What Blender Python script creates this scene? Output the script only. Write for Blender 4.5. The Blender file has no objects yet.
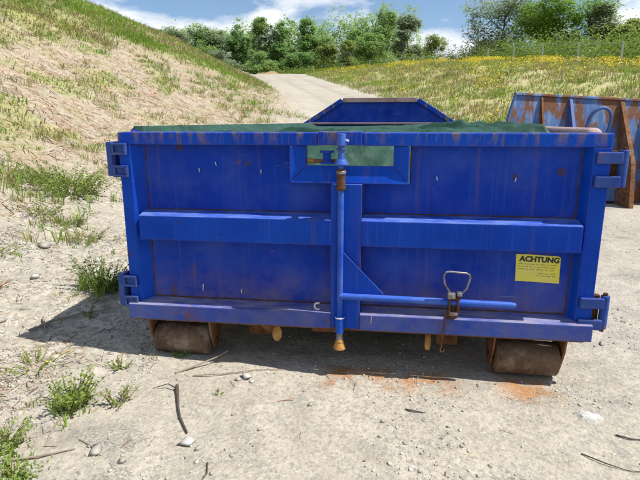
import bpy, math, random
import numpy as np
from mathutils import Vector, Matrix

SC = bpy.context.scene
COL = SC.collection
random.seed(7)
RNG = np.random.default_rng(11)

# ------------------------------------------------------------------ camera
cam_d = bpy.data.cameras.new("camera")
cam_d.sensor_width = 36.0
cam_d.lens = 512.7 / 640 * 36.0
cam_d.clip_start = 0.05
cam_d.clip_end = 2000
cam = bpy.data.objects.new("camera", cam_d)
COL.objects.link(cam)
cam.location = (0.196, -2.5266, 1.2519)
cam.rotation_euler = (math.pi / 2 - 0.2272, 0, 0.1348)
SC.camera = cam
SC.render.resolution_x = 1024
SC.render.resolution_y = 768

# ------------------------------------------------------------------ sky + sun
SUN_EL = math.radians(58)
SUN_AZ = math.radians(93.8)            # clockwise from +Y
wd = bpy.data.worlds.new("World")
SC.world = wd
wd.use_nodes = True
nt = wd.node_tree
nt.nodes.clear()
w_out = nt.nodes.new("ShaderNodeOutputWorld")
w_bg = nt.nodes.new("ShaderNodeBackground")
w_bg.inputs[1].default_value = 0.092
w_sky = nt.nodes.new("ShaderNodeTexSky")
w_sky.sky_type = 'NISHITA'
w_sky.sun_disc = False
w_sky.sun_elevation = SUN_EL
w_sky.sun_rotation = SUN_AZ
w_sky.air_density = 1.0
w_sky.dust_density = 0.15
w_sky.ozone_density = 4.0
w_tc = nt.nodes.new("ShaderNodeTexCoord")
w_map = nt.nodes.new("ShaderNodeMapping")
w_map.inputs['Scale'].default_value = (1.0, 1.0, 2.3)
w_map.inputs['Location'].default_value = (0.31, 0.12, 0.05)
w_n = nt.nodes.new("ShaderNodeTexNoise")
w_n.inputs['Scale'].default_value = 3.6
w_n.inputs['Detail'].default_value = 9
w_n.inputs['Roughness'].default_value = 0.56
w_n.inputs['Distortion'].default_value = 0.25
w_r = nt.nodes.new("ShaderNodeValToRGB")
w_r.color_ramp.elements[0].position = 0.48
w_r.color_ramp.elements[1].position = 0.57
w_n2 = nt.nodes.new("ShaderNodeTexNoise")
w_n2.inputs['Scale'].default_value = 9
w_n2.inputs['Detail'].default_value = 6
w_cr = nt.nodes.new("ShaderNodeValToRGB")
w_cr.color_ramp.elements[0].color = (6.2, 6.7, 7.5, 1)
w_cr.color_ramp.elements[1].color = (8.2, 8.4, 8.6, 1)
w_cr.color_ramp.elements[0].position = 0.35
w_cr.color_ramp.elements[1].position = 0.6
w_mix = nt.nodes.new("ShaderNodeMix")
w_mix.data_type = 'RGBA'
L = nt.links.new
L(w_tc.outputs['Generated'], w_map.inputs[0])
L(w_map.outputs[0], w_n.inputs['Vector'])
L(w_map.outputs[0], w_n2.inputs['Vector'])
L(w_n.outputs['Fac'], w_r.inputs[0])
L(w_n2.outputs['Fac'], w_cr.inputs[0])
L(w_r.outputs[0], w_mix.inputs[0])
L(w_sky.outputs[0], w_mix.inputs[6])
L(w_cr.outputs[0], w_mix.inputs[7])
L(w_mix.outputs[2], w_bg.inputs[0])
L(w_bg.outputs[0], w_out.inputs[0])

sun_d = bpy.data.lights.new("sun", 'SUN')
sun_d.energy = 5.0
sun_d.angle = math.radians(0.55)
sun_d.color = (1.0, 0.95, 0.87)
sun = bpy.data.objects.new("sun", sun_d)
COL.objects.link(sun)
S = Vector((math.cos(SUN_EL) * math.sin(SUN_AZ), math.cos(SUN_EL) * math.cos(SUN_AZ), math.sin(SUN_EL)))
sun.rotation_euler = S.to_track_quat('Z', 'Y').to_euler()
sun.location = (20, 0, 30)

vs = SC.view_settings
vs.view_transform = 'Standard'
vs.look = 'None'
vs.exposure = 0.52
vs.gamma = 1.0
vs.use_curve_mapping = False


# ------------------------------------------------------------------ node helpers
class NT:
    def __init__(self, name):
        self.m = bpy.data.materials.new(name)
        self.m.use_nodes = True
        self.t = self.m.node_tree
        self.b = self.t.nodes["Principled BSDF"]
        self.out = self.t.nodes["Material Output"]
        self.tc = self.t.nodes.new("ShaderNodeTexCoord").outputs['Object']

    def link(self, a, b):
        self.t.links.new(a, b)

    def map(self, scale=(1, 1, 1), loc=(0, 0, 0), src=None):
        n = self.t.nodes.new("ShaderNodeMapping")
        n.inputs['Scale'].default_value = scale
        n.inputs['Location'].default_value = loc
        self.link(src or self.tc, n.inputs[0])
        return n.outputs[0]

    def noise(self, scale, detail=4, rough=.55, vec=None, dist=0.0):
        n = self.t.nodes.new("ShaderNodeTexNoise")
        n.inputs['Scale'].default_value = scale
        n.inputs['Detail'].default_value = detail
        n.inputs['Roughness'].default_value = rough
        n.inputs['Distortion'].default_value = dist
        self.link(vec or self.tc, n.inputs['Vector'])
        return n.outputs['Fac']

    def voro(self, scale, out='Distance', vec=None, feature='F1'):
        n = self.t.nodes.new("ShaderNodeTexVoronoi")
        n.feature = feature
        n.inputs['Scale'].default_value = scale
        self.link(vec or self.tc, n.inputs['Vector'])
        return n.outputs[out]

    def ramp(self, src, a, b, ca=0.0, cb=1.0):
        n = self.t.nodes.new("ShaderNodeMapRange")
        n.inputs['From Min'].default_value = a
        n.inputs['From Max'].default_value = b
        n.inputs['To Min'].default_value = ca
        n.inputs['To Max'].default_value = cb
        self.link(src, n.inputs['Value'])
        return n.outputs[0]

    def math(self, op, a, b=None):
        n = self.t.nodes.new("ShaderNodeMath")
        n.operation = op
        for i, v in enumerate((a, b)):
            if v is None:
                continue
            if isinstance(v, (int, float)):
                n.inputs[i].default_value = v
            else:
                self.link(v, n.inputs[i])
        return n.outputs[0]

    def mix(self, fac, a, b, mode='MIX'):
        n = self.t.nodes.new("ShaderNodeMix")
        n.data_type = 'RGBA'
        n.blend_type = mode
        for i, v in ((0, fac), (6, a), (7, b)):
            if isinstance(v, (int, float)):
                n.inputs[i].default_value = v
            elif isinstance(v, tuple):
                n.inputs[i].default_value = (*v, 1) if len(v) == 3 else v
            else:
                self.link(v, n.inputs[i])
        return n.outputs[2]

    def xyz(self, src=None):
        n = self.t.nodes.new("ShaderNodeSeparateXYZ")
        self.link(src or self.tc, n.inputs[0])
        return n.outputs

    def attr(self, name):
        n = self.t.nodes.new("ShaderNodeAttribute")
        n.attribute_name = name
        return n.outputs['Fac']

    def color(self, c):
        if isinstance(c, tuple):
            self.b.inputs['Base Color'].default_value = (*c, 1)
        else:
            self.link(c, self.b.inputs['Base Color'])

    def rough(self, r):
        if isinstance(r, (int, float)):
            self.b.inputs['Roughness'].default_value = r
        else:
            self.link(r, self.b.inputs['Roughness'])

    def spec(self, v):
        self.b.inputs['Specular IOR Level'].default_value = v

    def bump(self, h, strength=.3, dist=.01):
        n = self.t.nodes.new("ShaderNodeBump")
        n.inputs['Strength'].default_value = strength
        n.inputs['Distance'].default_value = dist
        self.link(h, n.inputs['Height'])
        self.link(n.outputs[0], self.b.inputs['Normal'])

    def translucent(self, col, fac=.3):
        tr = self.t.nodes.new("ShaderNodeBsdfTranslucent")
        if isinstance(col, tuple):
            tr.inputs[0].default_value = (*col, 1)
        else:
            self.link(col, tr.inputs[0])
        mx = self.t.nodes.new("ShaderNodeMixShader")
        mx.inputs[0].default_value = fac
        self.link(self.b.outputs[0], mx.inputs[1])
        self.link(tr.outputs[0], mx.inputs[2])
        self.link(mx.outputs[0], self.out.inputs[0])


def paint(name, blue=(.001, .038, .34), blue2=(.004, .060, .43), rust_lo=.66, rust_hi=.74, streak=.35,
          top=None, dirt=.0, spots=True, chalk=.0, dust_sheen=.0, dust_sheen_c=(.46, .40, .33), edge=.75):
    n = NT(name)
    c = n.mix(n.ramp(n.noise(2.3, 5), .35, .65), blue, blue2)
    if chalk:
        c = n.mix(n.ramp(n.noise(5, 6, .65), .42, .68, 0, chalk), c, (.22, .27, .45))
    # vertical run marks
    sv = n.map((26, 26, .7))
    c = n.mix(n.ramp(n.noise(1, 3, .6, sv), .60, .70, 0, streak), c, (.15, .085, .05))
    sv2 = n.map((60, 60, 1.3), (3, 1, 2))
    c = n.mix(n.ramp(n.noise(1, 2, .6, sv2), .58, .8, 0, .35), c, (.03, .11, .46))
    sc_ = n.noise(1, 2, .5, n.map((5, 5, 95), (1, 7, 4)))
    c = n.mix(n.math('MULTIPLY', n.ramp(sc_, .70, .73), n.ramp(n.noise(2.1, 4, .6), .5, .62, 0, .55)), c, (.20, .25, .42))
    z = n.xyz()[2]
    if dirt:
        d = n.math('MULTIPLY', n.ramp(z, .52, .24), n.ramp(n.noise(9, 6, .65), .3, .62))
        c = n.mix(n.math('MULTIPLY', d, dirt), c, (.21, .15, .11))
    rcol = n.mix(n.noise(38, 4), (.075, .028, .014), (.24, .105, .045))
    rn = n.noise(6.5, 9, .72)
    rf = n.ramp(rn, rust_lo, rust_hi)
    c = n.mix(rf, c, rcol)
    if spots:
        vn = n.map((1, .02, 1))
        dd = n.math('ADD', n.voro(4.6, vec=vn), n.ramp(n.noise(40, 3), 0, 1, -.03, .03))
        sp = n.ramp(dd, .12, .085)
        rnd = n.ramp(n.xyz(n.voro(4.6, 'Color', vec=vn))[0], .50, .54)
        c = n.mix(n.math('MULTIPLY', n.math('MULTIPLY', sp, rnd), .75), c, (.06, .035, .03))
        vs2 = n.map((2.6, .02, .8), (.31, 0, .17))
        d2 = n.math('ADD', n.voro(2.2, vec=vs2), n.ramp(n.noise(24, 5, .7), 0, 1, -.07, .07))
        r2 = n.ramp(n.xyz(n.voro(2.2, 'Color', vec=vs2))[1], .66, .70)
        c = n.mix(n.math('MULTIPLY', n.math('MULTIPLY', n.ramp(d2, .14, .06), r2), .6), c, (.10, .055, .03))
    if top is not None:
        z0, z1, amt = top
        e = n.math('MULTIPLY', n.ramp(z, z0, z1), n.ramp(n.noise(1, 6, .7, n.map((17, 17, 3.5))), .50, .58))
        c = n.mix(n.math('MULTIPLY', e, amt), c, n.mix(n.noise(22, 5), (.12, .085, .04), (.24, .19, .11)))
    bvn = n.t.nodes.new('ShaderNodeBevel'); bvn.samples = 4; bvn.inputs['Radius'].default_value = .009
    gn = n.t.nodes.new('ShaderNodeNewGeometry')
    dt = n.t.nodes.new('ShaderNodeVectorMath'); dt.operation = 'DOT_PRODUCT'
    n.link(bvn.outputs[0], dt.inputs[0]); n.link(gn.outputs['Normal'], dt.inputs[1])
    ed = n.math('MULTIPLY', n.ramp(dt.outputs['Value'], .985, .90), n.ramp(n.noise(16, 6, .7), .40, .60, .05, 1))
    c = n.mix(n.math('MULTIPLY', ed, edge), c, n.mix(n.noise(30, 4), (.05, .035, .03), (.17, .10, .06)))
    if dust_sheen:  # paler up-facing faces: settled dust, and sunlit sheen painted into the colour
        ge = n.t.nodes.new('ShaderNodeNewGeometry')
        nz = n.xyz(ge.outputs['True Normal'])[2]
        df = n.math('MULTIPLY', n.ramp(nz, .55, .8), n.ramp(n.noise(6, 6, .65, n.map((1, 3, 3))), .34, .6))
        c = n.mix(n.math('MULTIPLY', df, dust_sheen), c, dust_sheen_c)
    n.color(c)
    n.rough(n.ramp(n.noise(14, 5), .3, .7, .34, .58))
    n.spec(.12)
    n.bump(n.math('ADD', n.noise(90, 3), n.math('MULTIPLY', n.noise(3, 3), 5.0)), .15, .006)
    return n.m


def rusty(name, a=(.07, .03, .015), b=(.26, .12, .05), c2=(.3, .22, .15), amt=.4):
    n = NT(name)
    c = n.mix(n.ramp(n.noise(16, 8, .65), .3, .7), a, b)
    c = n.mix(n.ramp(n.noise(5, 6, .7), .5, .66, 0, amt), c, c2)
    n.color(c)
    n.rough(.85)
    n.spec(.2)
    n.bump(n.noise(70, 6, .7), .5, .006)
    return n.m


M = {}
M['paint'] = paint("blue_paint", streak=.2, dust_sheen=.5, dust_sheen_c=(.20, .27, .50))  # pale blue tint paints the ribs' sunlit tops along with chalky dust
M['panel'] = paint("blue_panel_paint", (.000, .028, .31), (.002, .042, .38), .655, .74, .22, dirt=.62, chalk=.10)
M['rail'] = paint("blue_rail_paint", rust_lo=.57, rust_hi=.72, streak=.9, top=(1.125, 1.203, .85), spots=False)
M['sill'] = paint("blue_ledge_paint", (.012, .05, .32), (.03, .08, .38), .58, .72, .5, spots=False, chalk=.10, dirt=.30, dust_sheen=.42)
M['rim'] = paint("faded_rim_paint", (.32, .22, .22), (.42, .31, .30), .55, .75, .3, spots=False)
M['hinge'] = paint("worn_hinge_paint", (.012, .045, .24), (.03, .07, .28), .57, .7, .4, spots=False, chalk=.15)
M['rod'] = paint("rod_paint", (.008, .06, .42), (.03, .11, .46), .66, .76, .3, spots=False, chalk=.25)
M['rust'] = rusty("rust_brown")
M['rust_dark'] = rusty("dark_rust", (.035, .018, .012), (.13, .06, .03), (.2, .14, .1), .3)
M['ochre'] = rusty("ochre_rust", (.22, .1, .03), (.48, .26, .07), (.45, .33, .15), .5)
M['roller'] = rusty("roller_steel", (.075, .045, .03), (.20, .13, .085), (.42, .37, .31), .55)
n = NT("grey_steel"); n.color(n.mix(n.ramp(n.noise(30, 6, .7), .4, .65), (.30, .30, .33), (.12, .08, .06))); n.rough(.5)
n.b.inputs['Metallic'].default_value = .5; n.bump(n.noise(120, 3), .3, .002); M['steel'] = n.m
n = NT("bare_metal_chip"); n.color(n.mix(n.noise(60, 3), (.42, .42, .47), (.66, .66, .66))); n.rough(.5); M['chip'] = n.m
n = NT("label_yellow")
lc = n.mix(n.ramp(n.noise(14, 5), .35, .7), (.70, .62, .05), (.62, .58, .14))
lc = n.mix(n.ramp(n.noise(30, 6, .7), .62, .7, 0, .6), lc, (.45, .36, .2))
n.color(lc); n.rough(.55); M['label'] = n.m
n = NT("label_ink"); n.color(n.mix(n.noise(90, 3), (.012, .012, .012), (.04, .04, .03))); n.rough(.6); M['ink'] = n.m
n = NT("label_small_print"); n.color(n.mix(n.noise(90, 3), (.16, .14, .04), (.34, .30, .07))); n.rough(.6); M['print'] = n.m

n = NT("green_tarp")
wv = n.t.nodes.new("ShaderNodeTexNoise")
tcx = n.mix(n.ramp(n.noise(3.5, 6, .6), .3, .7), (.008, .040, .027), (.030, .090, .064))
tcx = n.mix(n.ramp(n.noise(18, 6, .7), .55, .75, 0, .6), tcx, (.09, .16, .125))
n.color(tcx); n.rough(.6); n.spec(.25)
n.bump(n.math('ADD', n.noise(45, 5, .6), n.math('MULTIPLY', n.noise(10, 4), 3.0)), .35, .008)
n.translucent(tcx, .12)
M['tarp'] = n.m


def leafmat(name, cols, sc=.6, tr=.5, fine=9.0):
    n = NT(name)
    a, b, c = cols
    col = n.mix(n.ramp(n.noise(sc, 4, .6), .32, .68), a, b)
    col = n.mix(n.ramp(n.noise(fine, 3, .6), .5, .75), col, c)
    n.color(col)
    n.rough(.55)
    n.spec(.3)
    n.translucent(col, tr)
    return n.m


M['leaf_mid'] = leafmat("leaf_mid", ((0.199, 0.328, 0.094), (0.305, 0.444, 0.140), (0.398, 0.500, 0.211)))
M['leaf_dark'] = leafmat("leaf_dark", ((0.157, 0.290, 0.090), (0.237, 0.381, 0.120), (0.316, 0.460, 0.172)))
M['leaf_grey'] = leafmat("leaf_grey", ((0.193, 0.266, 0.145), (0.290, 0.354, 0.209), (0.370, 0.427, 0.274)))
M['leaf_olive'] = leafmat("leaf_olive", ((0.200, 0.270, 0.070), (0.305, 0.375, 0.117), (0.399, 0.446, 0.187)))
M['leaf_bright'] = leafmat("leaf_bright", ((.12, .24, .03), (.20, .33, .045), (.28, .38, .07)))
M['leaf_copper'] = leafmat("leaf_copper", ((0.048, 0.029, 0.045), (0.080, 0.048, 0.072), (0.112, 0.080, 0.080)))
M['bracken'] = leafmat("bracken_leaf", ((.11, .19, .03), (.18, .27, .045), (.25, .32, .07)), 1.2)
M['grass'] = leafmat("grass_blade", ((0.143, 0.260, 0.033), (0.234, 0.364, 0.052), (0.351, 0.403, 0.104)), .9, .3, 30)
M['grass_olive'] = leafmat("grass_blade_olive", ((0.213, 0.237, 0.056), (0.312, 0.300, 0.094), (0.450, 0.388, 0.175)), .9, .3, 30)
M['straw'] = leafmat("dry_stalk", ((.26, .185, .10), (.40, .31, .19), (.52, .43, .29)), 2.0, .1, 40)
M['redstem'] = leafmat("reddish_stalk", ((.22, .09, .05), (.30, .13, .07), (.38, .22, .12)), 2.0, .1, 40)
M['yellow'] = leafmat("yellow_petal", ((.62, .48, .02), (.72, .58, .03), (.55, .50, .08)), 2.0, .2, 40)
M['weed'] = leafmat("weed_leaf", ((0.115, 0.196, 0.029), (0.196, 0.276, 0.046), (0.299, 0.333, 0.092)), 5.0, .3, 60)
M['weed_dark'] = leafmat("weed_leaf_dark", ((0.058, 0.117, 0.026), (0.104, 0.169, 0.039), (0.169, 0.221, 0.065)), 5.0, .3, 60)
n = NT("bark"); n.color(n.mix(n.noise(8, 5), (.06, .05, .04), (.16, .14, .11))); n.rough(.9); M['bark'] = n.m
n = NT("birch_bark"); n.color(n.mix(n.ramp(n.noise(9, 5), .5, .6), (.45, .43, .40), (.08, .07, .06))); n.rough(.8); M['birch'] = n.m
n = NT("dry_wood"); n.color(n.mix(n.noise(20, 5, .6, n.map((1, 1, 1))), (.16, .12, .085), (.34, .28, .21))); n.rough(.9)
n.bump(n.noise(60, 4), .5, .004); M['wood'] = n.m
n = NT("dark_wood"); n.color(n.mix(n.noise(20, 5), (.03, .022, .018), (.10, .08, .06))); n.rough(.9)
n.bump(n.noise(60, 4), .5, .004); M['wood_dark'] = n.m
n = NT("stone_grey"); n.color(n.mix(n.ramp(n.noise(9, 7, .65), .3, .7), (.18, .17, .15), (.46, .43, .38))); n.rough(.9)
n.bump(n.noise(45, 6, .7), .5, .006); M['stone'] = n.m
n = NT("pebble"); n.color(n.mix(n.ramp(n.voro(22, 'Color'), .1, .9), (.20, .19, .17), (.52, .49, .43))); n.rough(.9); M['pebble'] = n.m
n = NT("chalk_stone"); n.color(n.mix(n.noise(18, 6), (.30, .29, .27), (.56, .55, .52))); n.rough(.9)
n.bump(n.noise(60, 5), .5, .004); M['chalk'] = n.m
n = NT("fence_wire"); n.color(n.mix(n.noise(6, 3), (.28, .30, .29), (.42, .44, .43))); n.rough(.5); n.b.inputs['Metallic'].default_value = .3; M['wire'] = n.m
n = NT("concrete_post"); n.color(n.mix(n.noise(12, 5), (.34, .34, .32), (.50, .50, .48))); n.rough(.8); M['concrete'] = n.m
n = NT("white_render"); n.color(n.mix(n.noise(3, 4), (.74, .74, .72), (.82, .82, .80))); n.rough(.8); M['render'] = n.m
n = NT("slate_roof"); n.color(n.mix(n.noise(8, 4), (.12, .12, .13), (.22, .22, .24))); n.rough(.7); M['slate'] = n.m
n = NT("window_glass"); n.color((.03, .04, .05)); n.rough(.1); M['glass'] = n.m

# second container: faded light blue with heavy rust
n = NT("faded_blue_rusted")
c = n.mix(n.ramp(n.noise(2, 5), .35, .65), (.04, .095, .26), (.085, .165, .35))
c = n.mix(n.ramp(n.noise(1, 4, .6, n.map((14, 14, .8))), .5, .7, 0, .7), c, (.24, .30, .42))
rc = n.mix(n.noise(20, 6, .7), (.085, .033, .018), (.22, .10, .05))
rz = n.noise(1, 8, .7, n.map((4.2, 4.2, 1.5)))
rzz = n.math('ADD', rz, n.ramp(n.xyz()[2], 1.15, 1.68, -.03, .05))
c = n.mix(n.ramp(rzz, .49, .535), c, rc)
n.color(c); n.rough(.7); n.spec(.25); n.bump(rz, .4, .01); M['old'] = n.m
n = NT("mid_blue_old")
c = n.mix(n.noise(3, 5), (.03, .075, .25), (.06, .13, .34))
c = n.mix(n.ramp(n.noise(6, 8, .7), .58, .64), c, rusty.__defaults__[1])
n.color(c); n.rough(.65); M['old_dark'] = n.m


# ------------------------------------------------------------------ mesh helpers
class MB:
    def __init__(self):
        self.v, self.f, self.mi = [], [], []

    def add(self, vs_, fs_, mi=0):
        o = len(self.v)
        self.v += [tuple(p) for p in vs_]
        self.f += [tuple(i + o for i in q) for q in fs_]
        self.mi += [mi] * len(fs_)
        return self

    def box(self, x0, x1, y0, y1, z0, z1):
        return self.add([(x0, y0, z0), (x1, y0, z0), (x1, y1, z0), (x0, y1, z0),
                         (x0, y0, z1), (x1, y0, z1), (x1, y1, z1), (x0, y1, z1)],
                        [(0, 3, 2, 1), (4, 5, 6, 7), (0, 1, 5, 4), (1, 2, 6, 5), (2, 3, 7, 6), (3, 0, 4, 7)])

    def prism(self, poly, a, b, axis='x'):
        # poly is CCW in the (y,z) / (x,z) / (x,y) plane
        n_ = len(poly)
        def pt(p, t):
            return {'x': (t, p[0], p[1]), 'y': (p[0], t, p[1]), 'z': (p[0], p[1], t)}[axis]
        vs_ = [pt(p, a) for p in poly] + [pt(p, b) for p in poly]
        fs_ = [tuple(range(n_))[::-1], tuple(range(n_, 2 * n_))]
        fs_ += [(i, (i + 1) % n_, n_ + (i + 1) % n_, n_ + i) for i in range(n_)]
        return self.add(vs_, fs_)

    def tube(self, pts, r, n_=10, cap=True):
        pts = [Vector(p) for p in pts]
        rs = r if isinstance(r, (list, tuple)) else [r] * len(pts)
        vs_, fs_ = [], []
        up = None
        for i, p in enumerate(pts):
            d = (pts[min(i + 1, len(pts) - 1)] - pts[max(i - 1, 0)]).normalized()
            if up is None:
                up = d.orthogonal().normalized()
            up = (up - d * up.dot(d))
            up = up.normalized() if up.length > 1e-6 else d.orthogonal().normalized()
            sd = d.cross(up)
            for k in range(n_):
                a = 2 * math.pi * k / n_
                vs_.append(p + (up * math.cos(a) + sd * math.sin(a)) * rs[i])
        for i in range(len(pts) - 1):
            for k in range(n_):
                k2 = (k + 1) % n_
                fs_.append((i * n_ + k, i * n_ + k2, (i + 1) * n_ + k2, (i + 1) * n_ + k))
        if cap:
            fs_.append(tuple(range(n_))[::-1])
            fs_.append(tuple(range((len(pts) - 1) * n_, len(pts) * n_)))
        return self.add(vs_, fs_)

    def build(self, name, mat, parent=None, bevel=0.0, smooth=False, seg=2):
        me = bpy.data.meshes.new(name)
        me.from_pydata(self.v, [], self.f)
        for m_ in (mat if isinstance(mat, (list, tuple)) else [mat]):
            me.materials.append(m_)
        if any(self.mi):
            me.polygons.foreach_set("material_index", self.mi)
        import bmesh
        bm = bmesh.new(); bm.from_mesh(me)
        bmesh.ops.recalc_face_normals(bm, faces=bm.faces)
        bm.to_mesh(me); bm.free()
        if smooth:
            me.polygons.foreach_set("use_smooth", [True] * len(me.polygons))
            me.set_sharp_from_angle(angle=math.radians(40))
        me.update()
        o = bpy.data.objects.new(name, me)
        COL.objects.link(o)
        if parent:
            o.parent = parent
        if bevel:
            bv = o.modifiers.new("bevel", 'BEVEL')
            bv.width = bevel; bv.segments = seg; bv.limit_method = 'ANGLE'; bv.angle_limit = math.radians(30)
        return o


def np_mesh(name, verts, faces, mat, parent=None, smooth=False, mat_idx=None, attrs=None):
    """faces: (n,k) int array, all the same size k"""
    me = bpy.data.meshes.new(name)
    verts = np.asarray(verts, np.float32); faces = np.asarray(faces, np.int32)
    nf, k = faces.shape
    me.vertices.add(len(verts)); me.vertices.foreach_set("co", verts.ravel())
    me.loops.add(nf * k); me.loops.foreach_set("vertex_index", faces.ravel())
    me.polygons.add(nf)
    me.polygons.foreach_set("loop_start", np.arange(0, nf * k, k, dtype=np.int32))
    me.polygons.foreach_set("loop_total", np.full(nf, k, np.int32))
    if smooth:
        me.polygons.foreach_set("use_smooth", np.ones(nf, bool))
    for m_ in (mat if isinstance(mat, (list, tuple)) else [mat]):
        me.materials.append(m_)
    if mat_idx is not None:
        me.polygons.foreach_set("material_index", np.asarray(mat_idx, np.int32))
    for an, av in (attrs or {}).items():
        at = me.attributes.new(an, 'FLOAT', 'POINT')
        at.data.foreach_set("value", np.asarray(av, np.float32))
    me.update(calc_edges=True)
    o = bpy.data.objects.new(name, me)
    COL.objects.link(o)
    if parent:
        o.parent = parent
    return o


def thing(name, label, cat, loc=(0, 0, 0), rot=(0, 0, 0), group=None):
    o = bpy.data.objects.new(name, None)
    o.empty_display_size = .1
    COL.objects.link(o)
    o.location = loc; o.rotation_euler = rot
    return tag(o, label, cat, group)


def tag(o, label, cat, group=None):
    o['label'] = label; o['category'] = cat
    if group:
        o['group'] = group
    return o


# --- terrain begin
_P = np.random.default_rng(3).permutation(512)
_P = np.concatenate([_P, _P]).astype(np.int64)
_ANG = np.random.default_rng(4).random(512) * 2 * np.pi
_GX, _GY = np.cos(_ANG), np.sin(_ANG)


def perlin(x, y):
    x = np.asarray(x, float); y = np.asarray(y, float)
    xi = np.floor(x).astype(np.int64); yi = np.floor(y).astype(np.int64)
    xf, yf = x - xi, y - yi
    u = xf * xf * xf * (xf * (xf * 6 - 15) + 10); v = yf * yf * yf * (yf * (yf * 6 - 15) + 10)
    def g(ix, iy, dx, dy):
        h = _P[(_P[ix & 511] + iy) & 511]
        return _GX[h] * dx + _GY[h] * dy
    a = g(xi, yi, xf, yf); b = g(xi + 1, yi, xf - 1, yf)
    c = g(xi, yi + 1, xf, yf - 1); d = g(xi + 1, yi + 1, xf - 1, yf - 1)
    return (a + u * (b - a)) * (1 - v) + (c + u * (d - c)) * v


def fbm(x, y, o=4, g=.5):
    s, a, f = 0, 1.0, 1.0
    for i in range(o):
        s = s + a * perlin(x * f + 17.3 * i, y * f - 9.1 * i); a *= g; f *= 2.03
    return s


def sp(t, k):
    return k * np.logaddexp(0, np.asarray(t, float) / k)


def sst(t, a, b):
    t = np.clip((t - a) / (b - a), 0, 1)
    return t * t * (3 - 2 * t)


def base_h(y):
    return .13 * (sp(y - 7, 1.6) - .9 * sp(y - 64, 4.0))


def toe(y):
    return -3.6 + .9 * sst(y, 8, 14) - .33 * sp(y - 17, 3.0)


def crest(y):
    return 7.15 - .105 * sp(y - 27, 3.0)


def road_c(y):
    return .5 - .305 * sp(y - 15, 3.0) - .012 * sp(y - 52, 3.0) ** 2


def road_mask(x, y):
    return 1 - sst(np.abs(x - road_c(y)), 2.3, 3.2)


def bank_amt(x, y):
    return sst(toe(y) - x, -.6, 1.6)


def height(x, y):
    x = np.asarray(x, float); y = np.asarray(y, float)
    b = base_h(y)
    bk = .55 * sp(toe(y) - x, .9)
    cr = np.maximum(crest(y) - b, 0.0)
    k = .9
    bk = -sp(cr - bk, k) + cr + k * 0           # smooth min(bk, crest)
    bk = np.maximum(bk, 0) - .04 * sp(-18 - x, 2.0)
    xr = 2.2 - .30 * sp(y - 17, 3.0) + 5.0 * (1 - sst(y, 6, 17))
    rb = 1.25 * sst(x - xr, .5, 11.0) * (1 - .75 * sst(y, 38, 68))
    z = b + np.maximum(bk, -.5) + rb
    ba = bank_amt(x, y); ra = sst(x - xr, 0, 3)
    rough = np.clip(ba + ra, 0, 1)
    micro = (.020 * fbm(x * 1.3, y * 1.3, 3) + .006 * fbm(x * 7, y * 7, 3)
             + .004 * np.clip(perlin(x * 19, y * 19), 0, 1) + .002 * perlin(x * 37, y * 37))
    big = .20 * fbm(x * .45 + 3, y * .45, 4) + .07 * fbm(x * 2.3, y * 2.3, 3) + .035 * np.abs(perlin(x * 5.1, y * 5.1))
    left = sst(-x, 1.0, 2.6)
    micro = micro * (1 + 1.2 * left) + .012 * left * np.abs(perlin(x * 11 + 5, y * 11))
    far = sst(np.hypot(x, y), 8, 14)
    big = big + .22 * fbm(x * .3 + 2, y * .3 + 8, 3) * sst(toe(y) - x, 7, 12)
    z = z + micro * (1 - road_mask(x, y) * far) + big * rough * .8
    return z - .06
# --- terrain end


def ax(lo, hi, flo, fhi, d, g):
    mid = np.arange(flo, fhi + d / 2, d)
    def grow(lim):
        out, s, p = [], d, 0.0
        while p < lim:
            s *= g; p += s; out.append(p)
        return np.array(out)
    return np.concatenate([flo - grow(flo - lo)[::-1], mid, fhi + grow(hi - fhi)])


gx = ax(-140, 140, -3.6, 2.8, .022, 1.032)
gy = ax(-40, 260, -1.5, 2.2, .022, 1.032)
GXX, GYY = np.meshgrid(gx, gy)
GZ = height(GXX, GYY)
ni, nj = len(gx), len(gy)
idx = np.arange(ni * nj).reshape(nj, ni)
quads = np.stack([idx[:-1, :-1], idx[:-1, 1:], idx[1:, 1:], idx[1:, :-1]], -1).reshape(-1, 4)
bank_a = bank_amt(GXX, GYY)
xr_ = 2.2 - .30 * sp(GYY - 17, 3.0) + 5.0 * (1 - sst(GYY, 6, 17))
right_a = sst(GXX - xr_, 0, 3)


def green_density(x, y):
    """where the bank carries grass: the upper strip and the far foot by the road"""
    t = toe(y) - x
    lo = 5.2 - 4.2 * sst(y, 13, 23)
    up = sst(t, lo - .9, lo + 1.1) * (1 - .6 * sst(t, lo + 4.5, lo + 8))
    far = sst(y, 16, 26) * sst(t, .2, 1.5) * .7
    patch = sst(fbm(x * .35 + 5, y * .35, 3), -.15, .25)
    d = np.clip(np.maximum(up, far * .9), 0, 1) * (.35 + .65 * patch)
    d = np.maximum(d, .5 * sst(fbm(x * .8 + 1, y * .8, 3), .05, .35) * sst(t, .5, 2.5))
    d = np.maximum(d, .8 * sst(y, 62, 68))
    return d


green_a = green_density(GXX, GYY) * np.maximum(bank_a, sst(GYY, 62, 68))

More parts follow.
